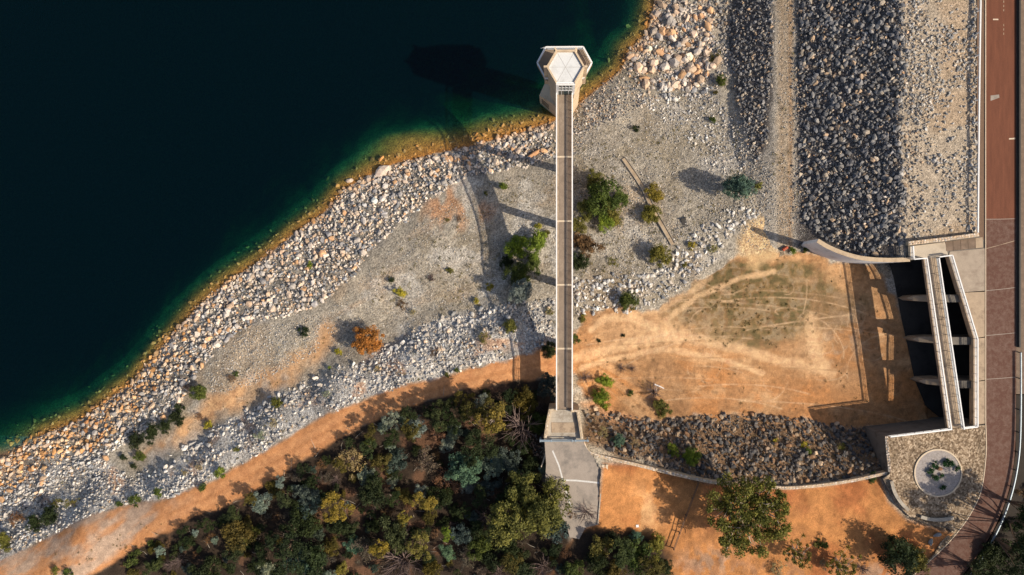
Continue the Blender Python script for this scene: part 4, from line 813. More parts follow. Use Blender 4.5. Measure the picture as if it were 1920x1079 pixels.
for q, (px, py) in enumerate(((1702, 560), (1712, 637), (1725, 716))):
    n0 = P(px, py, 14); w = .7; nm = ('uppermost', 'middle', 'lowest')[q]
    pr = thing('spillway_pier', ('cream pointed concrete pier under the footbridge, nearest the curved guide wall', 'pointed concrete pier under the footbridge, middle one of the three', 'pointed concrete pier under the footbridge, nearest the round-bedded plaza')[q], 'pier', (n0[0], n0[1], 0), group='spillway piers')
    MB().prism([(4.2, -w), (26, -w), (26, w), (4.2, w)], 8.0, 18.25).build('pier_body', M['shaded_concrete'], pr)  # body takes the concrete with shade in its colour
    MB().prism([(0, 0), (1.0, -.5), (4.2, -w), (4.2, w), (1.0, .5)], 8.0, 14.0, ztop=[13.4, 14.2, 16.2, 16.2, 14.2]).build('pier_nose', M['deck_edge'], pr)
tr = thing('plaza_railing', 'white steel railing along the plaza edge above the shaded basin', 'railing', tuple(P(1662, 818.5, ZD)))
railing(tr, [tuple(P(a, b, ZD) - np.array(P(1662, 818.5, ZD)) ) for a, b in ((1664, 817.5), (1778.5, 803.5))], 1.1, (.3, .55, .82), 1.6, M['white_paint'], M['rail_grey'], top=.24, mid=.05)

# guard rails
gr = thing('guard_rail', 'white post-and-beam guard rail along the dam crest beside pale gravel', 'guard rail', tuple(P(1835, 220, 18.9)))
base = np.array(gr.location)
gl_ = [P(1839.5, -60, 19.8), P(1837, 100, 19.8), P(1835.5, 220, 19.8), P(1833.5, 437, 19.8)]
t = MB()
for a, b_ in zip(gl_, gl_[1:]): t.beam(a - base, b_ - base, .22, .3)
t.build('rail_beam', M['white_paint'], gr)
pm = MB().box((-.1, -.1, 0), (.1, .1, 1.0)).mesh('post', M['white_paint'])
for k in range(13):
    yy = -65 + k * 42; xx = np.interp(yy, [-60, 100, 220, 437], [1839.5, 1837, 1835.5, 1833.5]); q = P(xx - 1.0, yy, 19.8)
    if q[1] < P(0, 440, 19.8)[1]: continue
    o = bpy.data.objects.new('post', pm); o.location = (q[0] - base[0], q[1] - base[1], -.2); put(o, gr)
cr = smooth_poly([(1914, 662), (1914, 770), (1911, 850), (1900, 915), (1880, 975), (1852, 1030), (1818, 1082), (1780, 1130)], 6)
gr = thing('guard_rail', 'grey steel guard rail sweeping round the outside of the road bend', 'guard rail', tuple(P(1914, 662, 18.9))); base = np.array(gr.location); t = MB()
cw = [P(a, b, 19.7) - base for a, b in cr]
for a, b_ in zip(cw, cw[1:]): t.beam(a, b_, .15, .32)
t.build('rail_beam', M['galvanised'], gr); pm = MB().box((-.08, -.08, -.3), (.08, .08, .8)).mesh('post', M['dark_steel'])
for a in cw[::3]: o = bpy.data.objects.new('post', pm); o.location = (a[0] + .12, a[1], 0); put(o, gr)

# ------------------------------------------------------------------ plaza furniture
cx, cy, _ = P(1758.5, 887.5, ZD); pl = thing('round_planter', 'round gravel bed with pale kerb in the middle of the paved plaza', 'planter', (cx, cy, ZD))
ring = [(4.38 * math.cos(t), 4.38 * math.sin(t)) for t in np.linspace(0, 2 * math.pi, 49)]
MB().strip_wall(ring, .26, -.1, .16).build('kerb_ring', M['joint_cream'], pl)
plain('pale_gravel', (.34, .30, .275), .45, 4.0, fine=5.0, stain=(.24, .20, .18)); MB().prism([(4.28 * math.cos(t), 4.28 * math.sin(t)) for t in np.linspace(0, 2 * math.pi, 40, endpoint=False)], -.1, .08).build('gravel_bed', M['pale_gravel'], pl)
def curved_bench(label, pts, grp):
    L = W2(smooth_poly(pts, 4), 19.5); t = thing('stone_bench', label, 'bench', (L[0][0], L[0][1], ZD), group=grp); Q = [(x - L[0][0], y - L[0][1]) for x, y in L]
    MB().strip_wall(Q, .42, -.02, .42).build('bench_base', M['stone_slab'], t)
    for i in range(0, len(Q) - 2, 2): MB().strip_wall([tuple(np.array(Q[i]) * .98 + np.array(Q[i + 1]) * .02), Q[i + 1], tuple(np.array(Q[i + 2]) * .98 + np.array(Q[i + 1]) * .02)], .62, .42, .58).build('seat_slab', M['concrete'], t)
curved_bench('long curved stone bench on the plaza beside the orange clearing', [(1671.5, 903), (1678, 925), (1690, 944), (1704, 958)], 'curved stone benches')
curved_bench('short curved stone bench on the plaza side towards the road bend', [(1727, 970), (1744, 974.5), (1766, 975.5), (1788, 972)], 'curved stone benches')
def boulder(name, label, px, py, size, col, rot=(0, 0, 0), sc=(1, 1, 1), sink=.15, me=0, cat='boulder', grp=None):
    p = G(px, py); o = bpy.data.objects.new(name, BIG_ME[me]); o.location = p + Vector((0, 0, size * sink)); o.scale = tuple(size * .55 * s for s in sc); o.rotation_euler = rot; o.color = (*col, 1); put(o, None, label=label, category=cat, group=grp)
boulder('boulder', 'grey slab-shaped boulder on orange soil, the one nearer the plaza bench', 1757, 1002, 1.7, (.30, .29, .28), (0, 0, .4), (1.1, .6, .6), .2, 1)
boulder('boulder', 'grey upright boulder on orange soil, further from the plaza bench', 1743, 1016, 1.7, (.32, .31, .29), (0, 0, 1.4), (1.0, .6, .8), .2, 2)
boulder('boulder', 'small grey boulder half shaded by the dark tree at the roadside', 1727, 1033, 1.1, (.28, .27, .26), (0, 0, .4), (1, .8, .7), .2, 3)
boulder('boulder', 'largest pale boulder at the water edge, beside an orange one', 719, 322, 3.6, (.62, .50, .40), (0, 0, .45), (1.1, .75, .7), .1, 4)
boulder('boulder', 'pale boulder at the water edge with a small orange rock behind it', 656, 340, 1.9, (.64, .50, .38), (0, 0, .2), (1, .8, .8), .1, 5)
boulder('boulder', 'orange boulder on the shingle just above the tower shadow', 1000, 291, 3.2, (.56, .31, .16), (0, 0, .6), (1.1, .5, .6), .1, 6)
boulder('boulder', 'tan boulder at the water edge between two bigger pale boulders', 679, 346, 2.0, (.56, .40, .26), (0, 0, .9), (1, .7, .7), .1, 7)
boulder('boulder', 'orange half-sunk boulder just offshore of the largest pale boulder', 716, 299, 1.7, (.52, .26, .09), (0, 0, .9), (1, .8, .8), .35, 8)
boulder('boulder', 'white block lying on rubble near the sandy patch by the basin', 1346, 425, 1.5, (.7, .66, .6), (0, .1, -.8), (1.3, .6, .6), .2, 9)

# ------------------------------------------------------------------ drain, fence and small things
dl = smooth_poly([(1169, 298), (1190, 328), (1208, 357), (1224, 392), (1242, 424), (1262, 459)], 4); t = thing('drain_channel', 'narrow tan concrete drain running down the gravel slope among bushes', 'drain', tuple(G(1169, 298)))
xs, ys2, zs = unproj(np.array([p[0] for p in dl]), np.array([p[1] for p in dl])); Q = [(x - t.location.x, y - t.location.y) for x, y in zip(xs, ys2)]; zt = [float(z - t.location.z + .18) for z in zs]
MB().strip_wall(Q, .75, [z - .6 for z in zt], zt).build('channel_floor', M['sandy_concrete'], t)
for s in (-1, 1):
    off = []
    for i in range(len(Q)):
        a = np.array(Q[max(i - 1, 0)]); b_ = np.array(Q[min(i + 1, len(Q) - 1)]); d = (b_ - a) / np.linalg.norm(b_ - a); off.append((Q[i][0] - d[1] * .45 * s, Q[i][1] + d[0] * .45 * s))
    MB().strip_wall(off, .12, [z - .6 for z in zt], [z + .16 for z in zt]).build('channel_side', M['concrete'], t)
p = G(1283, 418); t = thing('drain_pit', 'square black drain pit in orange soil above the rock bank', 'drain', tuple(p), rz=.25)
MB().box((-.5, -.75, -.5), (.5, .75, .12)).build('pit_opening', M['dark_steel'], t); MB().box((-.62, .75, -.5), (.62, .9, .3)).box((-.62, -.9, -.5), (.62, -.75, .3)).build('pit_kerb', M['dark_concrete'], t)
p = G(1471, 467); t = thing('red_drum', 'small red drum lying among green weeds by the guide wall', 'drum', tuple(p), rz=.6)
MB().tube([(-.55, 0, .32), (.55, 0, .32)], .32, 12).build('drum_body', M['red_metal'], t)
for x in (-.2, .2): MB().tube([(x - .04, 0, .32), (x + .04, 0, .32)], .345, 12).build('drum_hoop', M['rust_timber'], t)
p = G(1235, 724); t = thing('fallen_pole', 'pale fallen pole lying on the bare twiggy bush by the basin', 'pole', tuple(p), rz=-.4); MB().tube([(-1.0, 0, .9), (0, .03, 1.0), (1.0, -.03, .95)], [.13, .11, .08], 8).build('pole_shaft', M['white_paint'], t); MB().tube([(-.6, -.2, .8), (-.1, -1.1, .7), (.25, -2.0, .4)], [.06, .05, .03], 6).build('side_branch', M['pale_bark'], t)
p = G(924, 866); t = thing('blue_crate', 'small light blue crate lying in the shaded wood near rocks', 'crate', tuple(p), rz=.15); MB().box((-.5, -.4, 0), (.5, .4, .08)).box((-.5, -.4, .08), (-.44, .4, .5)).box((.44, -.4, .08), (.5, .4, .5)).box((-.44, -.4, .08), (.44, -.34, .5)).box((-.44, .34, .08), (.44, .4, .5)).build('crate_body', M['blue_plastic'], t)
MB().box((-.22, -.22, 0), (.22, .22, .04)).build('lid', M['blue_plastic'], t).location = (.1, 0, .5)
p = G(1195, 987); t = thing('paper_sheet', 'small white square board lying flat on the orange clearing', 'board', tuple(p), rz=.1); MB().box((-.26, -.24, .02), (.26, .24, .10)).build('board_face', M['white_sheet'], t)
fl_ = [(1308, 904), (1297, 934), (1285, 965), (1273, 998), (1262, 1028)]; fp = [G(a, b) for a, b in fl_]
fe = thing('timber_fence', 'dark post and rail fence crossing the orange clearing beside the big gum tree', 'fence', tuple(fp[0]))
for a in fp: q = a - fp[0]; MB().box((q.x - .08, q.y - .08, q.z - .3), (q.x + .08, q.y + .08, q.z + 1.25)).build('fence_post', M['rust_timber'], fe)
for h in (.5, 1.15):
    for a, b_ in zip(fp, fp[1:]): MB().beam(a - fp[0] + Vector((0, 0, h)), b_ - fp[0] + Vector((0, 0, h)), .09, .12).build('fence_rail', M['rust_timber'], fe)
p = G(1281, 988); t = thing('notice_board', 'small notice board on a post beside the clearing fence', 'sign', tuple(p)); MB().box((-.04, -.04, -.3), (.04, .04, 2.3)).build('sign_post', M['rust_timber'], t); MB().box((-.06, -.38, 2.0), (-.03, .38, 2.6)).build('sign_panel', M['rust_timber'], t)
# ------------------------------------------------------------------ plants (kind, colour, photo px of the crown, radius, label, height factor)
PLANTS_SLOPE = [
 ('round','bright',943,351,12,'bright green shrub alone on grey gravel beside the bridge shadow'),
 ('small','bright',581,497,9,'small bright green shrub alone in the pale shore riprap'),
 ('mid','yellow',747,549,15,'yellow-green shrub with a brown bush at its foot on the gravel'),
 ('dry','brown',754,568,14,'brown dying bush at the foot of a yellow-green shrub'),
 ('small','dark',733,526,8,'small dark green shrub just above the yellow-green shrub on gravel'),
 ('small','olive',842,507,9,'small olive shrub in the middle of the bare grey gravel'),
 ('dry','purple',808,521,10,'purplish dry tuft on bare gravel near a small olive shrub'),
 ('small','yellow',915,539,9,'small yellow-green shrub at the edge of the big bush shadow'),
 ('small','yellow',893,566,8,'small yellow-green shrub at the head of the dark rock pile'),
 ('round','olive',957,612,17,'rounded olive shrub on pale rocks between bridge shadow and silvery bush'),
 ('dry','olive',906,633,15,'thin olive dry shrub on pale rocks above the dirt track'),
 ('dry','brown',810,662,13,'brown and green dry bush on orange-stained rocks above the track'),
 ('dry','dry',775,588,10,'pale grey dry tuft at the top of the rock bank'),
 ('round','rust',688,640,36,'large rust-orange dying bush at the edge of the rock bank',1.1),
 ('small','yellow',636,663,9,'small yellow-green shrub below the shadow of the rusty bush'),
 ('small','dark',565,625,12,'dark green shrub beside a grey fallen branch above the sandy hollow'),
 ('small','bright',618,690,5,'tiny bright green shrub on pale rocks below the rusty bush'),
 ('mid','green',371,735,21,'dark green bush at the shore end of the sandy hollow'),
 ('dry','purple',350,728,13,'purplish dry bush against the dark green one by the sandy hollow'),
 ('round','olive',518,757,15,'rounded olive shrub on the pale rock bank below the sandy hollow'),
 ('dry','silver',612,742,12,'pale grey-green tuft low on the white rock bank'),
 ('mid','dark',252,830,21,'dark bush in the shaded clump above orange shore rocks, nearest the water'),
 ('mid','dark',284,818,23,'dark green bush in the middle of the shaded shore clump'),
 ('mid','dark',306,800,18,'dark bush at the upper end of the shaded shore clump'),
 ('mid','green',258,855,14,'dark green bush at the foot of the shaded shore clump'),
 ('small','dark',230,860,9,'small dark shrub at the outer end of the shaded shore clump'),
 ('small','dark',250,878,8,'small dark shrub on white rocks below the shaded shore clump'),
 ('small','dark',336,764,11,'dark shrub at the seaward tip of the sandy hollow'),
 ('mid','dark',332,790,20,'dark bush over orange soil at the lower end of the sandy hollow'),
 ('small','yellow',388,798,11,'yellowish shrub where the sandy hollow meets the white rocks'),
 ('dry','brown',372,783,11,'brown dry bush beside the yellowish shrub at the sandy hollow'),
 ('small','bright',415,887,12,'bright green shrub on white rocks close to the dirt track edge'),
 ('small','green',378,916,10,'dark green shrub at the kink of the dirt track'),
 ('dry','silver',490,818,17,'wide grey-green tuft on the white rock bank'),
 ('dry','dry',510,795,13,'straw-coloured tuft above the wide grey-green tuft'),
 ('small','olive',442,842,7,'tiny olive shrub on the white rock bank'),
 ('dry','dry',370,881,11,'straw tuft on white rocks, the upper of two near the track kink'),
 ('dry','dry',345,890,11,'straw tuft on white rocks, the lower of two near the track kink'),
 ('small','green',295,930,12,'dark green shrub at the corner where grey gravel meets the track'),
 ('small','green',255,941,13,'green shrub on the track edge, the larger of a pair'),
 ('small','green',222,945,9,'green shrub on the track edge, the smaller of a pair'),
 ('mid','dark',88,972,24,'dark bush among white rocks near the bottom corner of the shore'),
 ('mid','dark',64,985,20,'dark bush behind another among white rocks near the shore corner'),
 ('dry','olive',130,945,20,'olive tuft on pale rocks above the dark shore-corner bushes'),
 ('dry','olive',100,942,18,'olive-brown tuft beside the other one above the shore-corner bushes'),
 ('dry','brown',20,975,22,'brown dry bush at the picture edge on the shore rocks'),
 ('mid','olive',8,1020,20,'olive bush cut by the picture edge beside the dirt track'),
 ('small','green',240,1052,14,'dark green shrub on the sandy verge below the track, the largest of three'),
 ('small','green',258,1037,10,'green shrub on the sandy verge below the track, middle of three'),
 ('small','green',283,1022,9,'green shrub on the sandy verge below the track, nearest the wood'),
 ('small','olive',100,1076,10,'olive shrub at the bottom edge beside the dirt track'),
 ('small','green',128,1074,10,'dark shrub at the bottom edge below the dirt track'),
 ('round','silver',980,550,34,'large silvery grey-green bush close to the bridge',1.2),
 ('mid','bright',967,466,33,'bright green bush beside the bridge, the farther from it of two',1.2),
 ('mid','bright',1007,463,29,'vivid yellow-green bush close against the bridge side',1.2),
 ('mid','green',973,508,32,'dark green bush between the bright bushes and the silvery bush',1.2),
 ('small','yellow',1010,425,9,'small golden shrub above the vivid yellow-green bush by the bridge'),
 ('small','olive',1025,440,9,'small olive shrub touching the bridge above the bright bushes'),
 ('small','olive',911,365,6,'tiny olive shrub inside the bridge shadow'),
 ('dry','brown',858,411,8,'small brown tuft on the orange-stained gravel'),
 ('dry','olive',839,411,8,'small olive tuft on orange-stained gravel beside a brown one'),
 ('mid','dark',1030,655,20,'dark green bush against the bridge at the dirt track edge'),
 ('dry','olive',1030,585,12,'olive tuft on pale rocks under the bridge edge'),
 ('small','dry',708,692,7,'small dry tuft on the white bank below the rusty bush'),
 ('small','olive',838,703,7,'small olive shrub at the upper lip of the dirt track'),
 ('small','green',857,696,7,'small green shrub at the upper lip of the dirt track'),
 ('dry','brown',432,712,13,'brown twiggy bush in the middle of the sandy hollow'),
 ('small','green',440,704,6,'tiny green shrub on the brown twiggy bush in the sandy hollow'),
 ('mid','olive',1118,334,25,'dark olive bush at the top of the large bush clump right beside the bridge'),
 ('mid','green',1130,376,48,'largest dark green bush of the clump across the bridge from the shadow',1.0),
 ('mid','olive',1146,400,27,'olive bush at the lower side of the large bush clump'),
 ('mid','bright',1133,415,22,'bright green bush tip at the foot of the large bush clump'),
 ('mid','olive',1103,398,25,'olive bush between the bridge and the largest dark green bush'),
 ('mid','green',1163,372,20,'dark green bush on the drain side of the largest dark green bush'),
 ('mid','green',1004,498,23,'dark green bush against the bridge below the vivid yellow-green one'),
 ('mid','dark',948,490,17,'dark bush at the outer side of the bridge-side clump'),
 ('mid','olive',1088,424,23,'olive bush pressed against the bridge below the large clump'),
 ('mid','dark',1090,490,24,'dark green bush pressed against the bridge beside a rusty bush'),
 ('mid','brown',1106,458,33,'rusty brown bush beside the bridge below the large clump'),
 ('dry','olive',1150,488,14,'thin olive bush beside the rusty brown one'),
 ('mid','gold',1226,357,22,'golden olive bush overhanging the concrete drain, upper of two'),
 ('mid','olive',1220,404,25,'green-olive bush over the concrete drain, lower of two'),
 ('round','olive',1240,478,29,'round olive bush at the foot of the concrete drain'),
 ('small','yellow',1300,463,9,'small golden-yellow shrub on rubble near the drain foot'),
 ('round','blue',1384,347,40,'large round blue-green bush casting a wide shadow on gravel',1.25),
 ('small','olive',1424,349,12,'small olive shrub tucked behind the blue-green bush'),
 ('round','green',1180,563,24,'round dark green bush on the rim of the basin'),
 ('small','dark',1193,239,8,'small round dark shrub alone on gravel below the tower boulders'),
 ('small','green',1337,226,9,'small round green shrub alone on gravel near the dark rocks'),
 ('mid','green',1354,152,14,'green shrub on the edge of the dark rocks above the gravel'),
 ('small','moss',1340,173,6,'tiny olive shrub below the green shrub by the dark rocks'),
 ('dry','moss',1337,108,20,'mossy brown tuft among the big cream boulders'),
 ('dry','olive',1340,470,14,'olive scrub on the rubble rim of the basin'),
 ('small','olive',1285,497,7,'small olive shrub on rubble above the basin'),
 ('small','olive',1095,595,9,'olive shrub in orange soil just beyond the bridge'),
 ('small','green',1080,635,11,'green shrub against the bridge at the basin entrance'),
 ('small','bright',1487,472,9,'bright green weed by the red drum, the nearer to it'),
 ('small','green',1512,468,10,'green weed at the foot of the curved guide wall'),
 ('mid','bright',1131,716,20,'bright green bush near the bridge end, upper of a joined pair'),
 ('mid','bright',1124,748,22,'bright green bush near the bridge end, lower of a joined pair'),
 ('small','yellow',1137,763,9,'yellow-green shrub at the head of the dark rocks by the bridge'),
 ('twig','purple',1097,710,15,'bare purplish bush beside the bridge at the basin entrance'),
 ('small','green',1180,740,8,'small green shrub on pink soil between bare bushes'),
 ('twig','purple',1228,738,22,'bare purplish bush with a pale fallen pole on it'),
 ('mid','olive',1243,772,20,'olive bush on the edge of the dark rocks below the bare bush'),
 ('small','dark',1168,630,5,'tiny dark shrub on tan basin soil, farther from the bridge'),
 ('small','dark',1122,638,5,'tiny dark shrub on tan basin soil, nearer to the bridge'),
 ('twig','purple',1166,691,11,'small bare bush at the basin edge, nearer the bridge of two'),
 ('twig','purple',1186,692,11,'small bare bush at the basin edge, farther from the bridge of two'),
 ('round','blue',1160,828,17,'blue-green bush above the stone wall near the gate'),
 ('dry','dry',1130,815,18,'straw-coloured scrub between the gate and the dark rocks'),
 ('dry','dry',1195,835,16,'straw-coloured scrub along the stone wall below the dark rocks'),
 ('mid','bright',1262,850,16,'bright green bush in the dark rocks, the smaller of a pair'),
 ('mid','bright',1300,860,22,'bright green bush in the dark rocks, the larger of a pair'),
 ('small','yellow',1456,828,9,'small yellow-green shrub in the middle of the dark rock slope'),
 ('small','yellow',1512,835,8,'small yellow-green shrub on the dark rocks, upper of two together'),
 ('small','bright',1517,848,7,'small yellow-green shrub on the dark rocks, lower of two together'),
 ('dry','olive',1580,838,16,'olive scrub high on the dark rocks near the plaza'),
 ('small','green',1640,893,12,'dark green bush where the stone wall meets the plaza'),
]
PLANTS_WOOD = [
 ('open','gold',925,800,46,'tall golden-olive tree between the dirt track and the gate',1.3),
 ('big','olive',990,962,74,'largest rounded olive-brown tree beside the grey forecourt',1.25),
 ('round','blue',872,880,44,'wide blue-grey bush in the wood near the blue crate',1.1),
 ('tall','gold',633,955,31,'golden-olive tree crown alone in the dark middle of the wood',1.0),
 ('tall','gold',793,950,25,'golden-olive tree in the wood, larger of a pair',1.0),
 ('tall','gold',757,973,16,'golden-olive tree in the wood, smaller of a pair',1.2),
 ('tall','gold',708,1030,22,'golden-olive tree near the bottom edge of the wood',1.1),
 ('tall','olive',788,1030,25,'olive tree near the bottom edge of the wood',1.1),
 ('tall','bright',842,1000,15,'bright green shrub deep in the dark wood',1.3),
 ('mid','silver',790,922,19,'silvery bush in the wood beside the golden-olive pair'),
 ('mid','moss',440,1005,38,'broad dark olive tree at the wood corner near the track',1.2),
 ('dry','dry',655,868,38,'grey-brown thin bush on the track side of the wood'),
 ('mid','silver',683,893,20,'silvery shrub at the foot of the grey-brown thin bush'),
 ('mid','silver',490,940,25,'silvery tree at the track edge of the wood',1.2),
 ('mid','silver',780,806,26,'silver-grey bush near the shaded bend of the track',1.1),
 ('mid','silver',718,797,16,'small silver-grey bush at the shaded bend of the track'),
 ('mid','silver',836,832,18,'silvery shrub uphill of the wide blue-grey bush'),
 ('mid','silver',733,905,14,'small silvery shrub in the open middle of the wood'),
 ('mid','green',1012,795,26,'dark green tree beside the bridge end',1.2),
 ('mid','blue',560,1060,32,'blue-grey bush at the bottom edge of the wood',1.1),
 ('mid','silver',500,1065,20,'silvery bush at the bottom edge beside the blue-grey one'),
 ('mid','blue',660,1020,20,'dim blue-grey bush beside the lower golden-olive tree'),
 ('mid','green',690,835,16,'green bush on the wood side of the track bend'),
 ('mid','olive',640,1065,18,'olive bush at the bottom edge between blue-grey and golden trees'),
 ('mid','dark',350,1015,18,'dark green bush at the pointed corner of the wood'),
 ('mid','olive',470,1000,22,'olive bush behind the broad dark olive tree'),
 ('mid','green',900,1030,30,'green tree behind the largest olive-brown tree',1.2),
 ('mid','blue',835,1035,20,'dim blue-grey shrub below the bright green one'),
 ('mid','moss',960,1060,26,'olive tree at the bottom edge under the largest tree',1.2),
 ('mid','olive',1130,1028,30,'olive-green tree below the forecourt, nearest the pavement',1.2),
 ('mid','green',1195,1050,40,'broad green tree at the bottom edge below the orange clearing',1.2),
 ('mid','olive',1232,1030,24,'olive tree at the fence end of the orange clearing',1.2),
 ('mid','blue',1192,1010,14,'small blue-green shrub on the rim of the orange clearing'),
 ('mid','green',1080,1070,26,'dark green tree at the bottom edge beside the pavement',1.2),
 ('tall','shade',1165,1040,28,'dark green tree between the pavement and the broad green tree',1.0),
 ('mid','moss',1150,1072,26,'dull olive bush at the bottom edge left of the broad green tree'.replace(' left of',' beside'),1.2),
 ('mid','dark',1115,1060,26,'dark bush at the bottom edge between pavement and olive bush',1.2),
 ('tall','moss',1222,1068,28,'dull olive tree at the bottom edge by the fence end',1.0),
 ('mid','shade',1150,1012,18,'dark green bush on the rim of the orange clearing by the pavement',1.2),
 ('mid','dark',1245,1062,20,'dark bush at the bottom edge below the fence end',1.2),
 ('twig','purple',1100,965,24,'bare purplish bush where the forecourt narrows'),
 ('dry','brown',1075,965,14,'brown leafless scrub on the forecourt corner'),
 ('mid','silver',1020,882,12,'small silvery shrub at the forecourt edge below the thin kerb'),
]
TRACK_EDGE = [(955,745,16),(905,752,15),(872,752,18),(838,764,17),(806,772,15),(768,778,17),(735,792,15),(700,812,14),(655,832,13),(612,862,12),(566,884,15),(520,905,13),(468,938,15),(436,962,16),(392,985,14),(345,1000,12),(300,1035,12),(890,775,22),(850,790,22),(812,795,20),(770,808,20),(732,824,18),(690,845,17),(640,868,17),(585,905,17),(530,935,18),(925,768,18)]
PLANTS_EAST = [
 ('gum','olive',1400,958,78,'large pale-limbed gum tree over the stone wall',None),
 ('gum','olive',1495,1035,34,'thin gum sapling with white limbs below the large gum',None),
 ('gum','olive',1578,1058,36,'leaning thin gum with bare white branches at the bottom edge',None),
 ('mid','dark',1690,1045,42,'dark shadowed tree at the roadside casting a broad shade',1.5),
 ('mid','olive',1728,1062,28,'olive tree at the roadside next to the dark shadowed tree',1.3),
 ('small','green',1535,1020,9,'small dark shrub on the clearing between two thin gums'),
 ('small','green',1548,1025,8,'tiny dark shrub beside the other near the thin gums'),
 ('dry','dry',1545,1062,20,'dry scrub under the leaning thin gum'),
 ('dry','dry',1460,1070,20,'dry scrub at the bottom edge below the large gum'),
 ('twig','purple',1620,1070,16,'bare grey bush at the bottom edge near the dark roadside tree'),
 ('mid','dark',1890,1045,40,'dark bush outside the guard rail at the road bend'),
 ('mid','dark',1850,1085,34,'dark bush at the bottom edge outside the guard rail'),
 ('mid','dark',1915,985,26,'dark bush at the picture edge outside the guard rail'),
 ('mid','brown',1925,920,24,'brown bush at the picture edge above the dark ones'),
 ('tall','dark',1936,962,40,'tall dark tree at the picture edge shading the road bend',1.25),
 ('tall','dark',1918,1040,44,'tall dark tree outside the guard rail at the bottom corner',1.3),
 ('tall','dark',1862,1088,40,'tall dark tree at the bottom edge shading the road bend',1.2),
 ('tall','dark',1962,1015,46,'tall dark tree behind the corner trees at the picture edge',1.5),
]
def leaf_cloud(seed, clumps, per, crad, leaf, squash=.8, lobes=6, lrad=.5, lift=0.0, out=.82):
    """unit-radius crown: lobes of clumps of leaf-sized quads spread through the volume; returns verts, quads, tint, clump centres"""
    r = np.random.default_rng(seed); lc = r.normal(size=(lobes, 3)); lc /= np.linalg.norm(lc, axis=1)[:, None]; lc *= r.uniform(.25 * out / .82, out, (lobes, 1)); lc[:, 2] = np.abs(lc[:, 2]) * .75; lc[0] *= .2
    lr = lrad * r.uniform(.5, 1.0, lobes) * (1.15 - .5 * np.linalg.norm(lc[:, :2], axis=1)); li = r.choice(lobes, clumps, p=lr ** 2 / (lr ** 2).sum())
    c = r.normal(size=(clumps, 3)); c /= np.linalg.norm(c, axis=1)[:, None]; c[:, 2] = np.where(r.random(clumps) < .75, np.abs(c[:, 2]), c[:, 2]) * .9
    c = lc[li] + c * (lr[li] * r.uniform(.4, 1.0, clumps) ** .6)[:, None]; c[:, 2] *= squash
    cr = crad * r.uniform(.5, 1.3, clumps); n = clumps * per; ci = np.repeat(np.arange(clumps), per)
    d = r.normal(size=(n, 3)); d /= np.linalg.norm(d, axis=1)[:, None]; d[:, 2] = np.where(r.random(n) < .7, np.abs(d[:, 2]), d[:, 2])
    p = c[ci] + d * (cr[ci] * r.random(n) ** .45)[:, None] * np.array([1, 1, .8])
    nrm = d * .7 + r.normal(size=(n, 3)) * .6 + np.array([0, 0, .45]); nrm /= np.linalg.norm(nrm, axis=1)[:, None]
    t = np.cross(nrm, r.normal(size=(n, 3))); t /= np.linalg.norm(t, axis=1)[:, None] + 1e-9; b = np.cross(nrm, t)
    L = (leaf * r.uniform(.5, 1.45, n))[:, None]; w = L * r.uniform(.3, .6, (n, 1))
    v = np.stack([p - t * L, p - b * w, p + t * L, p + b * w], 1).reshape(-1, 3); f = np.arange(n * 4)
    tint = np.clip(.5 + (r.normal(0, .17, clumps))[ci] + (r.normal(0, .1, lobes))[li][ci] + r.normal(0, .13, n), 0, 1)
    dz = v[:, 2].min() - .02; v[:, 2] += lift - dz; c = c.copy(); c[:, 2] += lift - dz
    return v, f, tint, c
def crown_mesh(name, seed, *a, **k):
    v, f, tint, c = leaf_cloud(seed, *a, **k)
    return mesh_np(name, v, f, np.full(len(f) // 4, 4), M['leaves'], False, {'tint': ('FACE', tint)}), c
def limb_mesh(name, seed, tips, mat, h0=0.0, r0=.05, n=5):
    r = np.random.default_rng(seed); mb = MB(); mb.tube([(0, 0, -.12), (.02, .01, .12), (.04 * r.normal(), .04 * r.normal(), .3)], [r0 * 1.25, r0, r0 * .7], n)
    for q in tips:
        a = np.array([0, 0, .1 + .15 * r.random()]); q = np.array(q); m1 = a * .5 + q * .5 + r.normal(0, .05, 3); mb.tube([a, m1, q], [r0 * .55, r0 * .32, r0 * .12], n)
    return mb.mesh(name, mat)
SH = {}   # small shrubs: one mesh; bigger plants: crown + stem
for i in range(4):
    SH['small', i] = (crown_mesh('shrub_leaves', 10 + i, 18, 30, .32, .11, lobes=4)[0], None)
    me, c = crown_mesh('crown', 30 + i, 56, 80, .2, .044, lobes=6 + i); SH['mid', i] = (me, limb_mesh('stem', 40 + i, c[:9] - np.array([0, 0, .1]), M['bark'], r0=.05))
    me, c = crown_mesh('crown', 50 + i, 190, 90, .12, .025, .9, lobes=20, lrad=.44, out=.72); SH['big', i] = (me, limb_mesh('trunk', 60 + i, c[:12] - np.array([0, 0, .1]), M['bark'], r0=.05))
    me, c = crown_mesh('crown', 70 + i, 34, 64, .17, .042, .7, lobes=9, lrad=.34, lift=.9); SH['open', i] = (me, limb_mesh('trunk', 80 + i, c[:26] - np.array([0, 0, .06]), M['pale_bark'], r0=.045))
    me, c = crown_mesh('crown', 150 + i, 90, 80, .16, .036, .95, lobes=16, lrad=.55, out=.48); SH['round', i] = (me, limb_mesh('stem', 160 + i, c[:9] - np.array([0, 0, .1]), M['bark'], r0=.05))
    me, c = crown_mesh('crown', 170 + i, 60, 80, .17, .038, .8, lobes=8, lift=1.0); SH['tall', i] = (me, limb_mesh('trunk', 180 + i, c[:12] - np.array([0, 0, .08]), M['bark'], r0=.05))
    me, c = crown_mesh('crown', 90 + i, 34, 44, .2, .034, .55, lobes=7, lrad=.45); SH['dry', i] = (me, limb_mesh('stem', 95 + i, c[:16] - np.array([0, 0, .03]), M['dead_twig'], r0=.03))
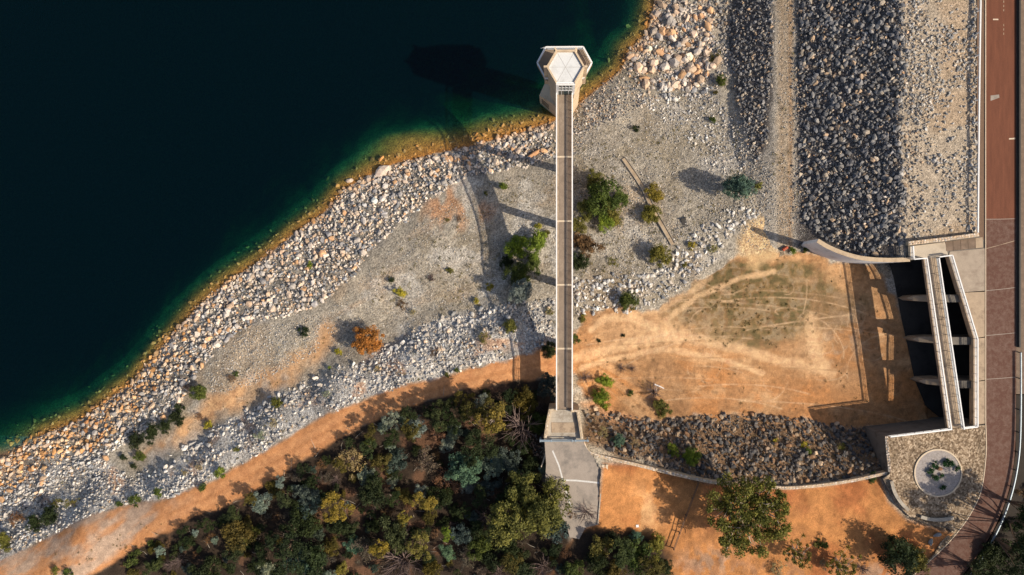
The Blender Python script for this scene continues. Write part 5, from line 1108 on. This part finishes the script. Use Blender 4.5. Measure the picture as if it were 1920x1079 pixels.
def twig_mesh(seed):
    r = np.random.default_rng(seed); mb = MB()
    for k in range(46):
        th = r.uniform(0, 6.28); el = r.uniform(.25, 1.4); d = np.array([math.cos(th) * math.cos(el), math.sin(th) * math.cos(el), math.sin(el)]); m1 = d * .5 + r.normal(0, .07, 3); e = d * r.uniform(.8, 1.05) + r.normal(0, .1, 3)
        mb.tube([(0, 0, 0), m1, e], [.022, .014, .005], 3)
        for j in range(2): mb.tube([m1, m1 + d * .3 + r.normal(0, .2, 3)], [.011, .004], 3)
    return mb.mesh('twigs', M['dead_twig'])
for i in range(2): SH['twig', i] = (twig_mesh(120 + i), None)
# gum tree: tall pale limbs with leaf clumps at their ends
def gum(seed, ntips, per, crad, leaf, spread=1.0):
    r = np.random.default_rng(seed); mb = MB(); tips = []
    mb.tube([(0, 0, -.08), (.03, .02, .25), (.0, .05, .45)], [.05, .04, .032], 8)
    for k in range(7):
        th = k * .9 + r.uniform(-.3, .3); a = np.array([0, .03, r.uniform(.25, .45)]); m1 = a + np.array([math.cos(th) * .3 * spread, math.sin(th) * .3 * spread, r.uniform(.15, .3)]); mb.tube([a, (a + m1) / 2 + r.normal(0, .03, 3), m1], [.026, .02, .015], 6)
        for j in range(ntips // 7):
            th2 = th + r.normal(0, .9); e = m1 + np.array([math.cos(th2), math.sin(th2), .5]) * r.uniform(.05, .6) * spread; e = e if j % 4 else np.array([r.normal() * .22, r.normal() * .22, r.uniform(.75, 1.0)]); md = (m1 + e) / 2 + r.normal(0, .05, 3); mb.tube([m1, md, e], [.012, .008, .004], 5); tips.append(e)
    tips = np.array(tips); n = len(tips) * per; ci = np.repeat(np.arange(len(tips)), per); d = r.normal(size=(n, 3)); d /= np.linalg.norm(d, axis=1)[:, None]
    p = tips[ci] + d * (crad * r.uniform(.5, 1.2, len(tips))[ci] * r.random(n) ** .5)[:, None]; nrm = r.normal(size=(n, 3)) + np.array([0, 0, .4]); nrm /= np.linalg.norm(nrm, axis=1)[:, None]
    t = np.cross(nrm, r.normal(size=(n, 3))); t /= np.linalg.norm(t, axis=1)[:, None]; b = np.cross(nrm, t); L = (leaf * r.uniform(.6, 1.3, n))[:, None]; w = L * .45
    v = np.stack([p - t * L, p - b * w, p + t * L, p + b * w], 1).reshape(-1, 3); f = np.arange(n * 4); tint = np.clip(.5 + r.normal(0, .16, len(tips))[ci] + r.normal(0, .13, n), 0, 1)
    return mesh_np('crown', v, f, np.full(n, 4), M['leaves'], False, {'tint': ('FACE', tint)}), mb.mesh('trunk', M['pale_bark'])
SH['gum', 0] = gum(200, 154, 110, .14, .030); SH['gum', 1] = gum(201, 42, 60, .13, .042)
GC = {'bright': (.15, .195, .025), 'green': (.072, .095, .020), 'dark': (.026, .037, .013), 'olive': (.145, .135, .030), 'yellow': (.31, .26, .035), 'blue': (.085, .145, .095), 'silver': (.19, .225, .175), 'rust': (.30, .125, .032), 'dry': (.27, .215, .11), 'brown': (.15, .085, .045), 'gold': (.195, .155, .030), 'moss': (.092, .076, .018), 'purple': (.13, .085, .075), 'shade': (.042, .054, .021), 'slate': (.062, .085, .070), 'litter': (.105, .085, .062)}
CATN = {'round': 'shrub', 'tall': 'tree', 'small': 'shrub', 'mid': 'shrub', 'big': 'tree', 'open': 'tree', 'dry': 'shrub', 'twig': 'shrub', 'gum': 'tree'}
NAMEN = {'round': 'shrub', 'tall': 'tree', 'small': 'shrub', 'mid': 'shrub', 'big': 'tree', 'open': 'slender_tree', 'dry': 'dry_shrub', 'twig': 'bare_shrub', 'gum': 'gum_tree'}
_pc = [0]
def plant(kind, col, px, py, r, label, group=None, hs=1.0, lift=0.0):
    """kind of plant, leaf colour, crown centre and radius in photo px"""
    _pc[0] += 1; i = _pc[0]; nv = 4 if kind not in ('twig', 'gum') else 2; var = i % nv
    if kind == 'gum': var = 0 if r > 50 else 1
    R = r / 8.6; hz = R * (1.45 if kind in ('tall', 'open') else .6) * hs; p = G(px, py); k = CAM_H - p.z - hz; p2 = P(px, py, p.z + hz); x, y = p2[0], p2[1]; z = float(surf(np.array([x]), np.array([y]))[0])
    rz = random.uniform(0, 6.28); sc = (R * random.uniform(.92, 1.08), R * random.uniform(.92, 1.08), R * hs)
    cc = np.array(GC[col]) * random.uniform(1.05, 1.35); cc = cc * np.array([random.uniform(.92, 1.08), 1, random.uniform(.85, 1.15)])
    cm, sm = SH[kind, var]; nm = NAMEN[kind]
    if sm is None:
        o = bpy.data.objects.new(nm, cm); o.location = (x, y, z - .05 + lift); o.rotation_euler = (0, 0, rz); o.scale = sc; o.color = (*cc, 1); put(o, None, label=label, category=CATN[kind], group=group); return o
    t = thing(nm, label, CATN[kind], (x, y, z - .05 + lift), group, rz, sc)
    o = bpy.data.objects.new('crown', cm); o.color = (*cc, 1); put(o, t); put(bpy.data.objects.new(sm.name.split('.')[0], sm), t)
    return t
GS = 'shrubs on the rocky slopes'
for a in PLANTS_SLOPE: plant(*a[:5], a[5], GS, *(a[6:] or ()))
for a in PLANTS_WOOD: plant(*a[:5], a[5], 'plants of the shaded wood', *(a[6:] or ()))
for a in PLANTS_EAST: plant(*a[:5], a[5], 'plants round the clearing and plaza', *((a[6],) if len(a) > 6 and a[6] else ()))

# plants of the round bed stand on its gravel
for (px, py, r, c, lb) in ((1772, 867, 6, 'green', 'dark green tussock in the round bed, inner one of the upper pair'), (1781, 869, 6, 'green', 'dark green tussock in the round bed, outer one of the upper pair'), (1794, 879, 5, 'green', 'dark green tussock against the bed kerb on the road side'),
                           (1741, 884, 6, 'green', 'dark green tussock in the round bed, beside the brown rock'), (1751, 871, 5, 'green', 'green tussock in the round bed, above the brown rock'), (1752, 896, 6, 'green', 'green tussock in the round bed, below the brown rock'), (1765, 893, 4, 'green', 'tiny tussock in the round bed touching the brown rock'), (1765, 915, 5, 'green', 'lone green tussock in the lower half of the round bed')):
    q = P(px, py, ZD + .3); o = bpy.data.objects.new('tussock', SH['small', _pc[0] % 4][0]); _pc[0] += 1; o.location = (q[0], q[1], ZD + .05); R = r / 6.2; o.scale = (R, R, R * 1.1); cc = np.array((.028, .085, .024)); o.color = (*cc, 1); put(o, None, label=lb, category='plant', group='tussocks in the round bed')
o = bpy.data.objects.new('rock', BIG_ME[3]); q = P(1762, 880, ZD + .4); o.location = (q[0], q[1], ZD + .3); o.scale = (.75, .6, .6); o.color = (.22, .12, .07, 1); put(o, None, label='brown rock in the middle of the round gravel bed', category='rock')
# trees along the wood side of the track, counted from the bridge
ORD = ['first', 'second', 'third', 'fourth', 'fifth', 'sixth', 'seventh', 'eighth', 'ninth', 'tenth', 'eleventh', 'twelfth', 'thirteenth', 'fourteenth', 'fifteenth', 'sixteenth', 'seventeenth', 'eighteenth', 'nineteenth', 'twentieth']
front = 17
for i, (px, py, r) in enumerate(TRACK_EDGE):
    row = 'on the wood edge of the dirt track, %s from the bridge' % ORD[i] if i < front else 'just behind the track-edge trees, %s from the bridge' % ORD[[0, 2, 3, 4, 5, 6, 7, 8, 9, 1][i - front] if i >= front else 0]
    plant('tall', ('dark', 'moss', 'dark', 'silver', 'shade')[i * 3 % 5] if i < front else ('dark', 'shade', 'moss')[i % 3], px, py, r * (1.15 if px > 690 else 1), ('small dark tree ' if i < front else 'dark tree ') + row, 'trees edging the dirt track', (1.15 if px > 690 else .95) + .25 * ((i * 7) % 5) / 4)
# understorey of the wood: low shrubs between the named trees
ru = np.random.default_rng(77); placed = [(a[2], a[3], a[4]) for a in PLANTS_WOOD] + TRACK_EDGE; cnt = 0
UL = {('mid', 'dark'): 'dark green shrub', ('mid', 'shade'): 'mid-green shrub', ('dry', 'brown'): 'brown twiggy shrub', ('mid', 'silver'): 'greyish shrub', ('mid', 'moss'): 'dull olive shrub', ('twig', 'purple'): 'leafless shrub', ('tall', 'dark'): 'dark small tree', ('mid', 'slate'): 'dim blue-grey shrub', ('dry', 'litter'): 'grey-brown thin shrub'}
MARKS = [(925, 800, 'the tall golden-olive tree'), (990, 965, 'the largest olive-brown tree'), (872, 880, 'the wide blue-grey bush'), (633, 955, 'the lone golden-olive crown'), (793, 950, 'the golden-olive pair'), (708, 1030, 'the lower golden-olive tree'), (788, 1030, 'the lower olive tree'), (842, 1000, 'the bright green shrub'), (440, 1005, 'the broad corner tree'), (655, 868, 'the grey-brown thin bush'), (490, 940, 'the silvery edge tree'), (780, 806, 'the silver-grey bend bush'), (560, 1060, 'the blue-grey bottom bush'), (350, 1015, 'the corner bush'), (900, 1030, 'the green tree'), (960, 1060, 'the bottom olive tree')]
kinds = list(UL); pw = [.22, .08, .12, .06, .12, .07, .12, .10, .16]; und = []
for tries in range(6000):
    px, py = ru.uniform(230, 1070), ru.uniform(720, 1085)
    if not bool(inside(np.array([px]), np.array([py]), Z_FOREST)[0]): continue
    r = 8 + 34 * ru.random() ** 1.8
    if min(seg_dist(np.array([px]), np.array([py]), ROAD_DN)[0], 99) < r * .75 + 2: continue
    if bool(inside(np.array([px]), np.array([py]), [(1000, 770), (1100, 770), (1130, 1000), (1040, 1000), (1000, 880)])[0]): continue
    if any((px - a) ** 2 + (py - b) ** 2 < (.47 * (r + c)) ** 2 for a, b, c in placed): continue
    k = kinds[ru.choice(9, p=np.array(pw) / sum(pw))]; mk = min(MARKS, key=lambda m_: (m_[0] - px) ** 2 + (m_[1] - py) ** 2)
    und.append((k, px, py, r, mk)); placed.append((px, py, r))
    if len(und) >= 230: break
for k in kinds:
    for mk in MARKS:
        grp = sorted([u for u in und if u[0] == k and u[4] is mk], key=lambda u: (u[1] - mk[0]) ** 2 + (u[2] - mk[1]) ** 2)
        for i, u in enumerate(grp):
            rank = '' if len(grp) == 1 else (' closest' if i == 0 else ' %s closest' % ORD[i])
            lb = ('low %s in the shaded wood,%s to %s' % (UL[k], rank, mk[2])) if rank else 'low %s in the shaded wood near %s' % (UL[k], mk[2])
            plant(k[0], k[1], u[1], u[2], u[3], lb.replace('low dark small', 'dark small'), 'understorey of the shaded wood', ru.uniform(.9, 1.5) if k[0] != 'tall' else ru.uniform(.8, 1.1))
# fallen sticks in the wood and weeds on the gravel: past counting
mb = MB()
for i in range(260):
    px, py = ru.uniform(250, 1060), ru.uniform(725, 1085)
    if not bool(inside(np.array([px]), np.array([py]), Z_FOREST)[0]): continue
    p = G(px, py); a = ru.uniform(0, 3.14); L = ru.uniform(.4, 2.2); d = Vector((math.cos(a), math.sin(a), ru.uniform(-.05, .25))) * L; mb.tube([p + Vector((0, 0, .1)), p + d * .5 + Vector((ru.normal() * .1, ru.normal() * .1, .15)), p + d + Vector((0, 0, .12))], [.045, .03, .012], 4)
mb.build('fallen_branches_litter', M['concrete'], None, kind='stuff')
def weeds(name, n, zones, col, flat_=.7):
    V_, T_ = [], []; r = np.random.default_rng(55)
    for poly, cnt_ in zones:
        xs = [p[0] for p in poly]; ys3 = [p[1] for p in poly]; px = r.uniform(min(xs), max(xs), cnt_); py = r.uniform(min(ys3), max(ys3), cnt_); k = inside(px, py, poly) & (r.random(cnt_) < smooth(.4, .62, fbm(px * .02, py * .02, 120, 3)) + .1); px, py = px[k], py[k]
        x, y, z = unproj(px, py, it=8)
        for i in range(len(x)):
            R = r.uniform(.12, .5) * (1 if r.random() < .85 else 1.7); m = int(14 + R * 40); d = r.normal(size=(m, 3)); d /= np.linalg.norm(d, axis=1)[:, None]; d[:, 2] = np.abs(d[:, 2]) * flat_
            c0 = np.array([x[i], y[i], z[i]]) + d * R * r.random((m, 1)) ** .5; t = r.normal(size=(m, 3)); t /= np.linalg.norm(t, axis=1)[:, None]; b_ = np.cross(t, d); b_ /= np.linalg.norm(b_, axis=1)[:, None] + 1e-9
            V_.append(np.stack([c0 - t * .09, c0 - b_ * .04, c0 + t * .09, c0 + b_ * .04], 1).reshape(-1, 3)); T_.append(np.clip(r.normal(.5, .2) + r.normal(0, .12, m), 0, 1))
    v = np.concatenate(V_); f = np.arange(len(v)); me = mesh_np(name, v, f, np.full(len(f) // 4, 4), M['leaves'], False, {'tint': ('FACE', np.concatenate(T_))}); o = bpy.data.objects.new(name, me); o.color = (*col, 1); put(o, None, kind='stuff')
weeds('slope_weeds', 0, [(GRAV, 700), ([(640, 640), (700, 520), (800, 410), (900, 345), (1040, 320), (1040, 560), (900, 580), (740, 630)], 500), (BANK_R, 700), ([(1460, 20), (1488, 20), (1500, 430), (1440, 440)], 60)], (.20, .17, .06))
weeds('basin_weeds', 0, [(Z_BASIN, 260), ([(1280, 545), (1400, 520), (1500, 545), (1600, 560), (1560, 620), (1450, 650), (1330, 650), (1280, 610)], 260), (Z_SOUTHROCK, 500), (Z_SAND, 160), ([(100, 1040), (330, 960), (300, 1020), (180, 1079)], 160)], (.15, .13, .05), .22)
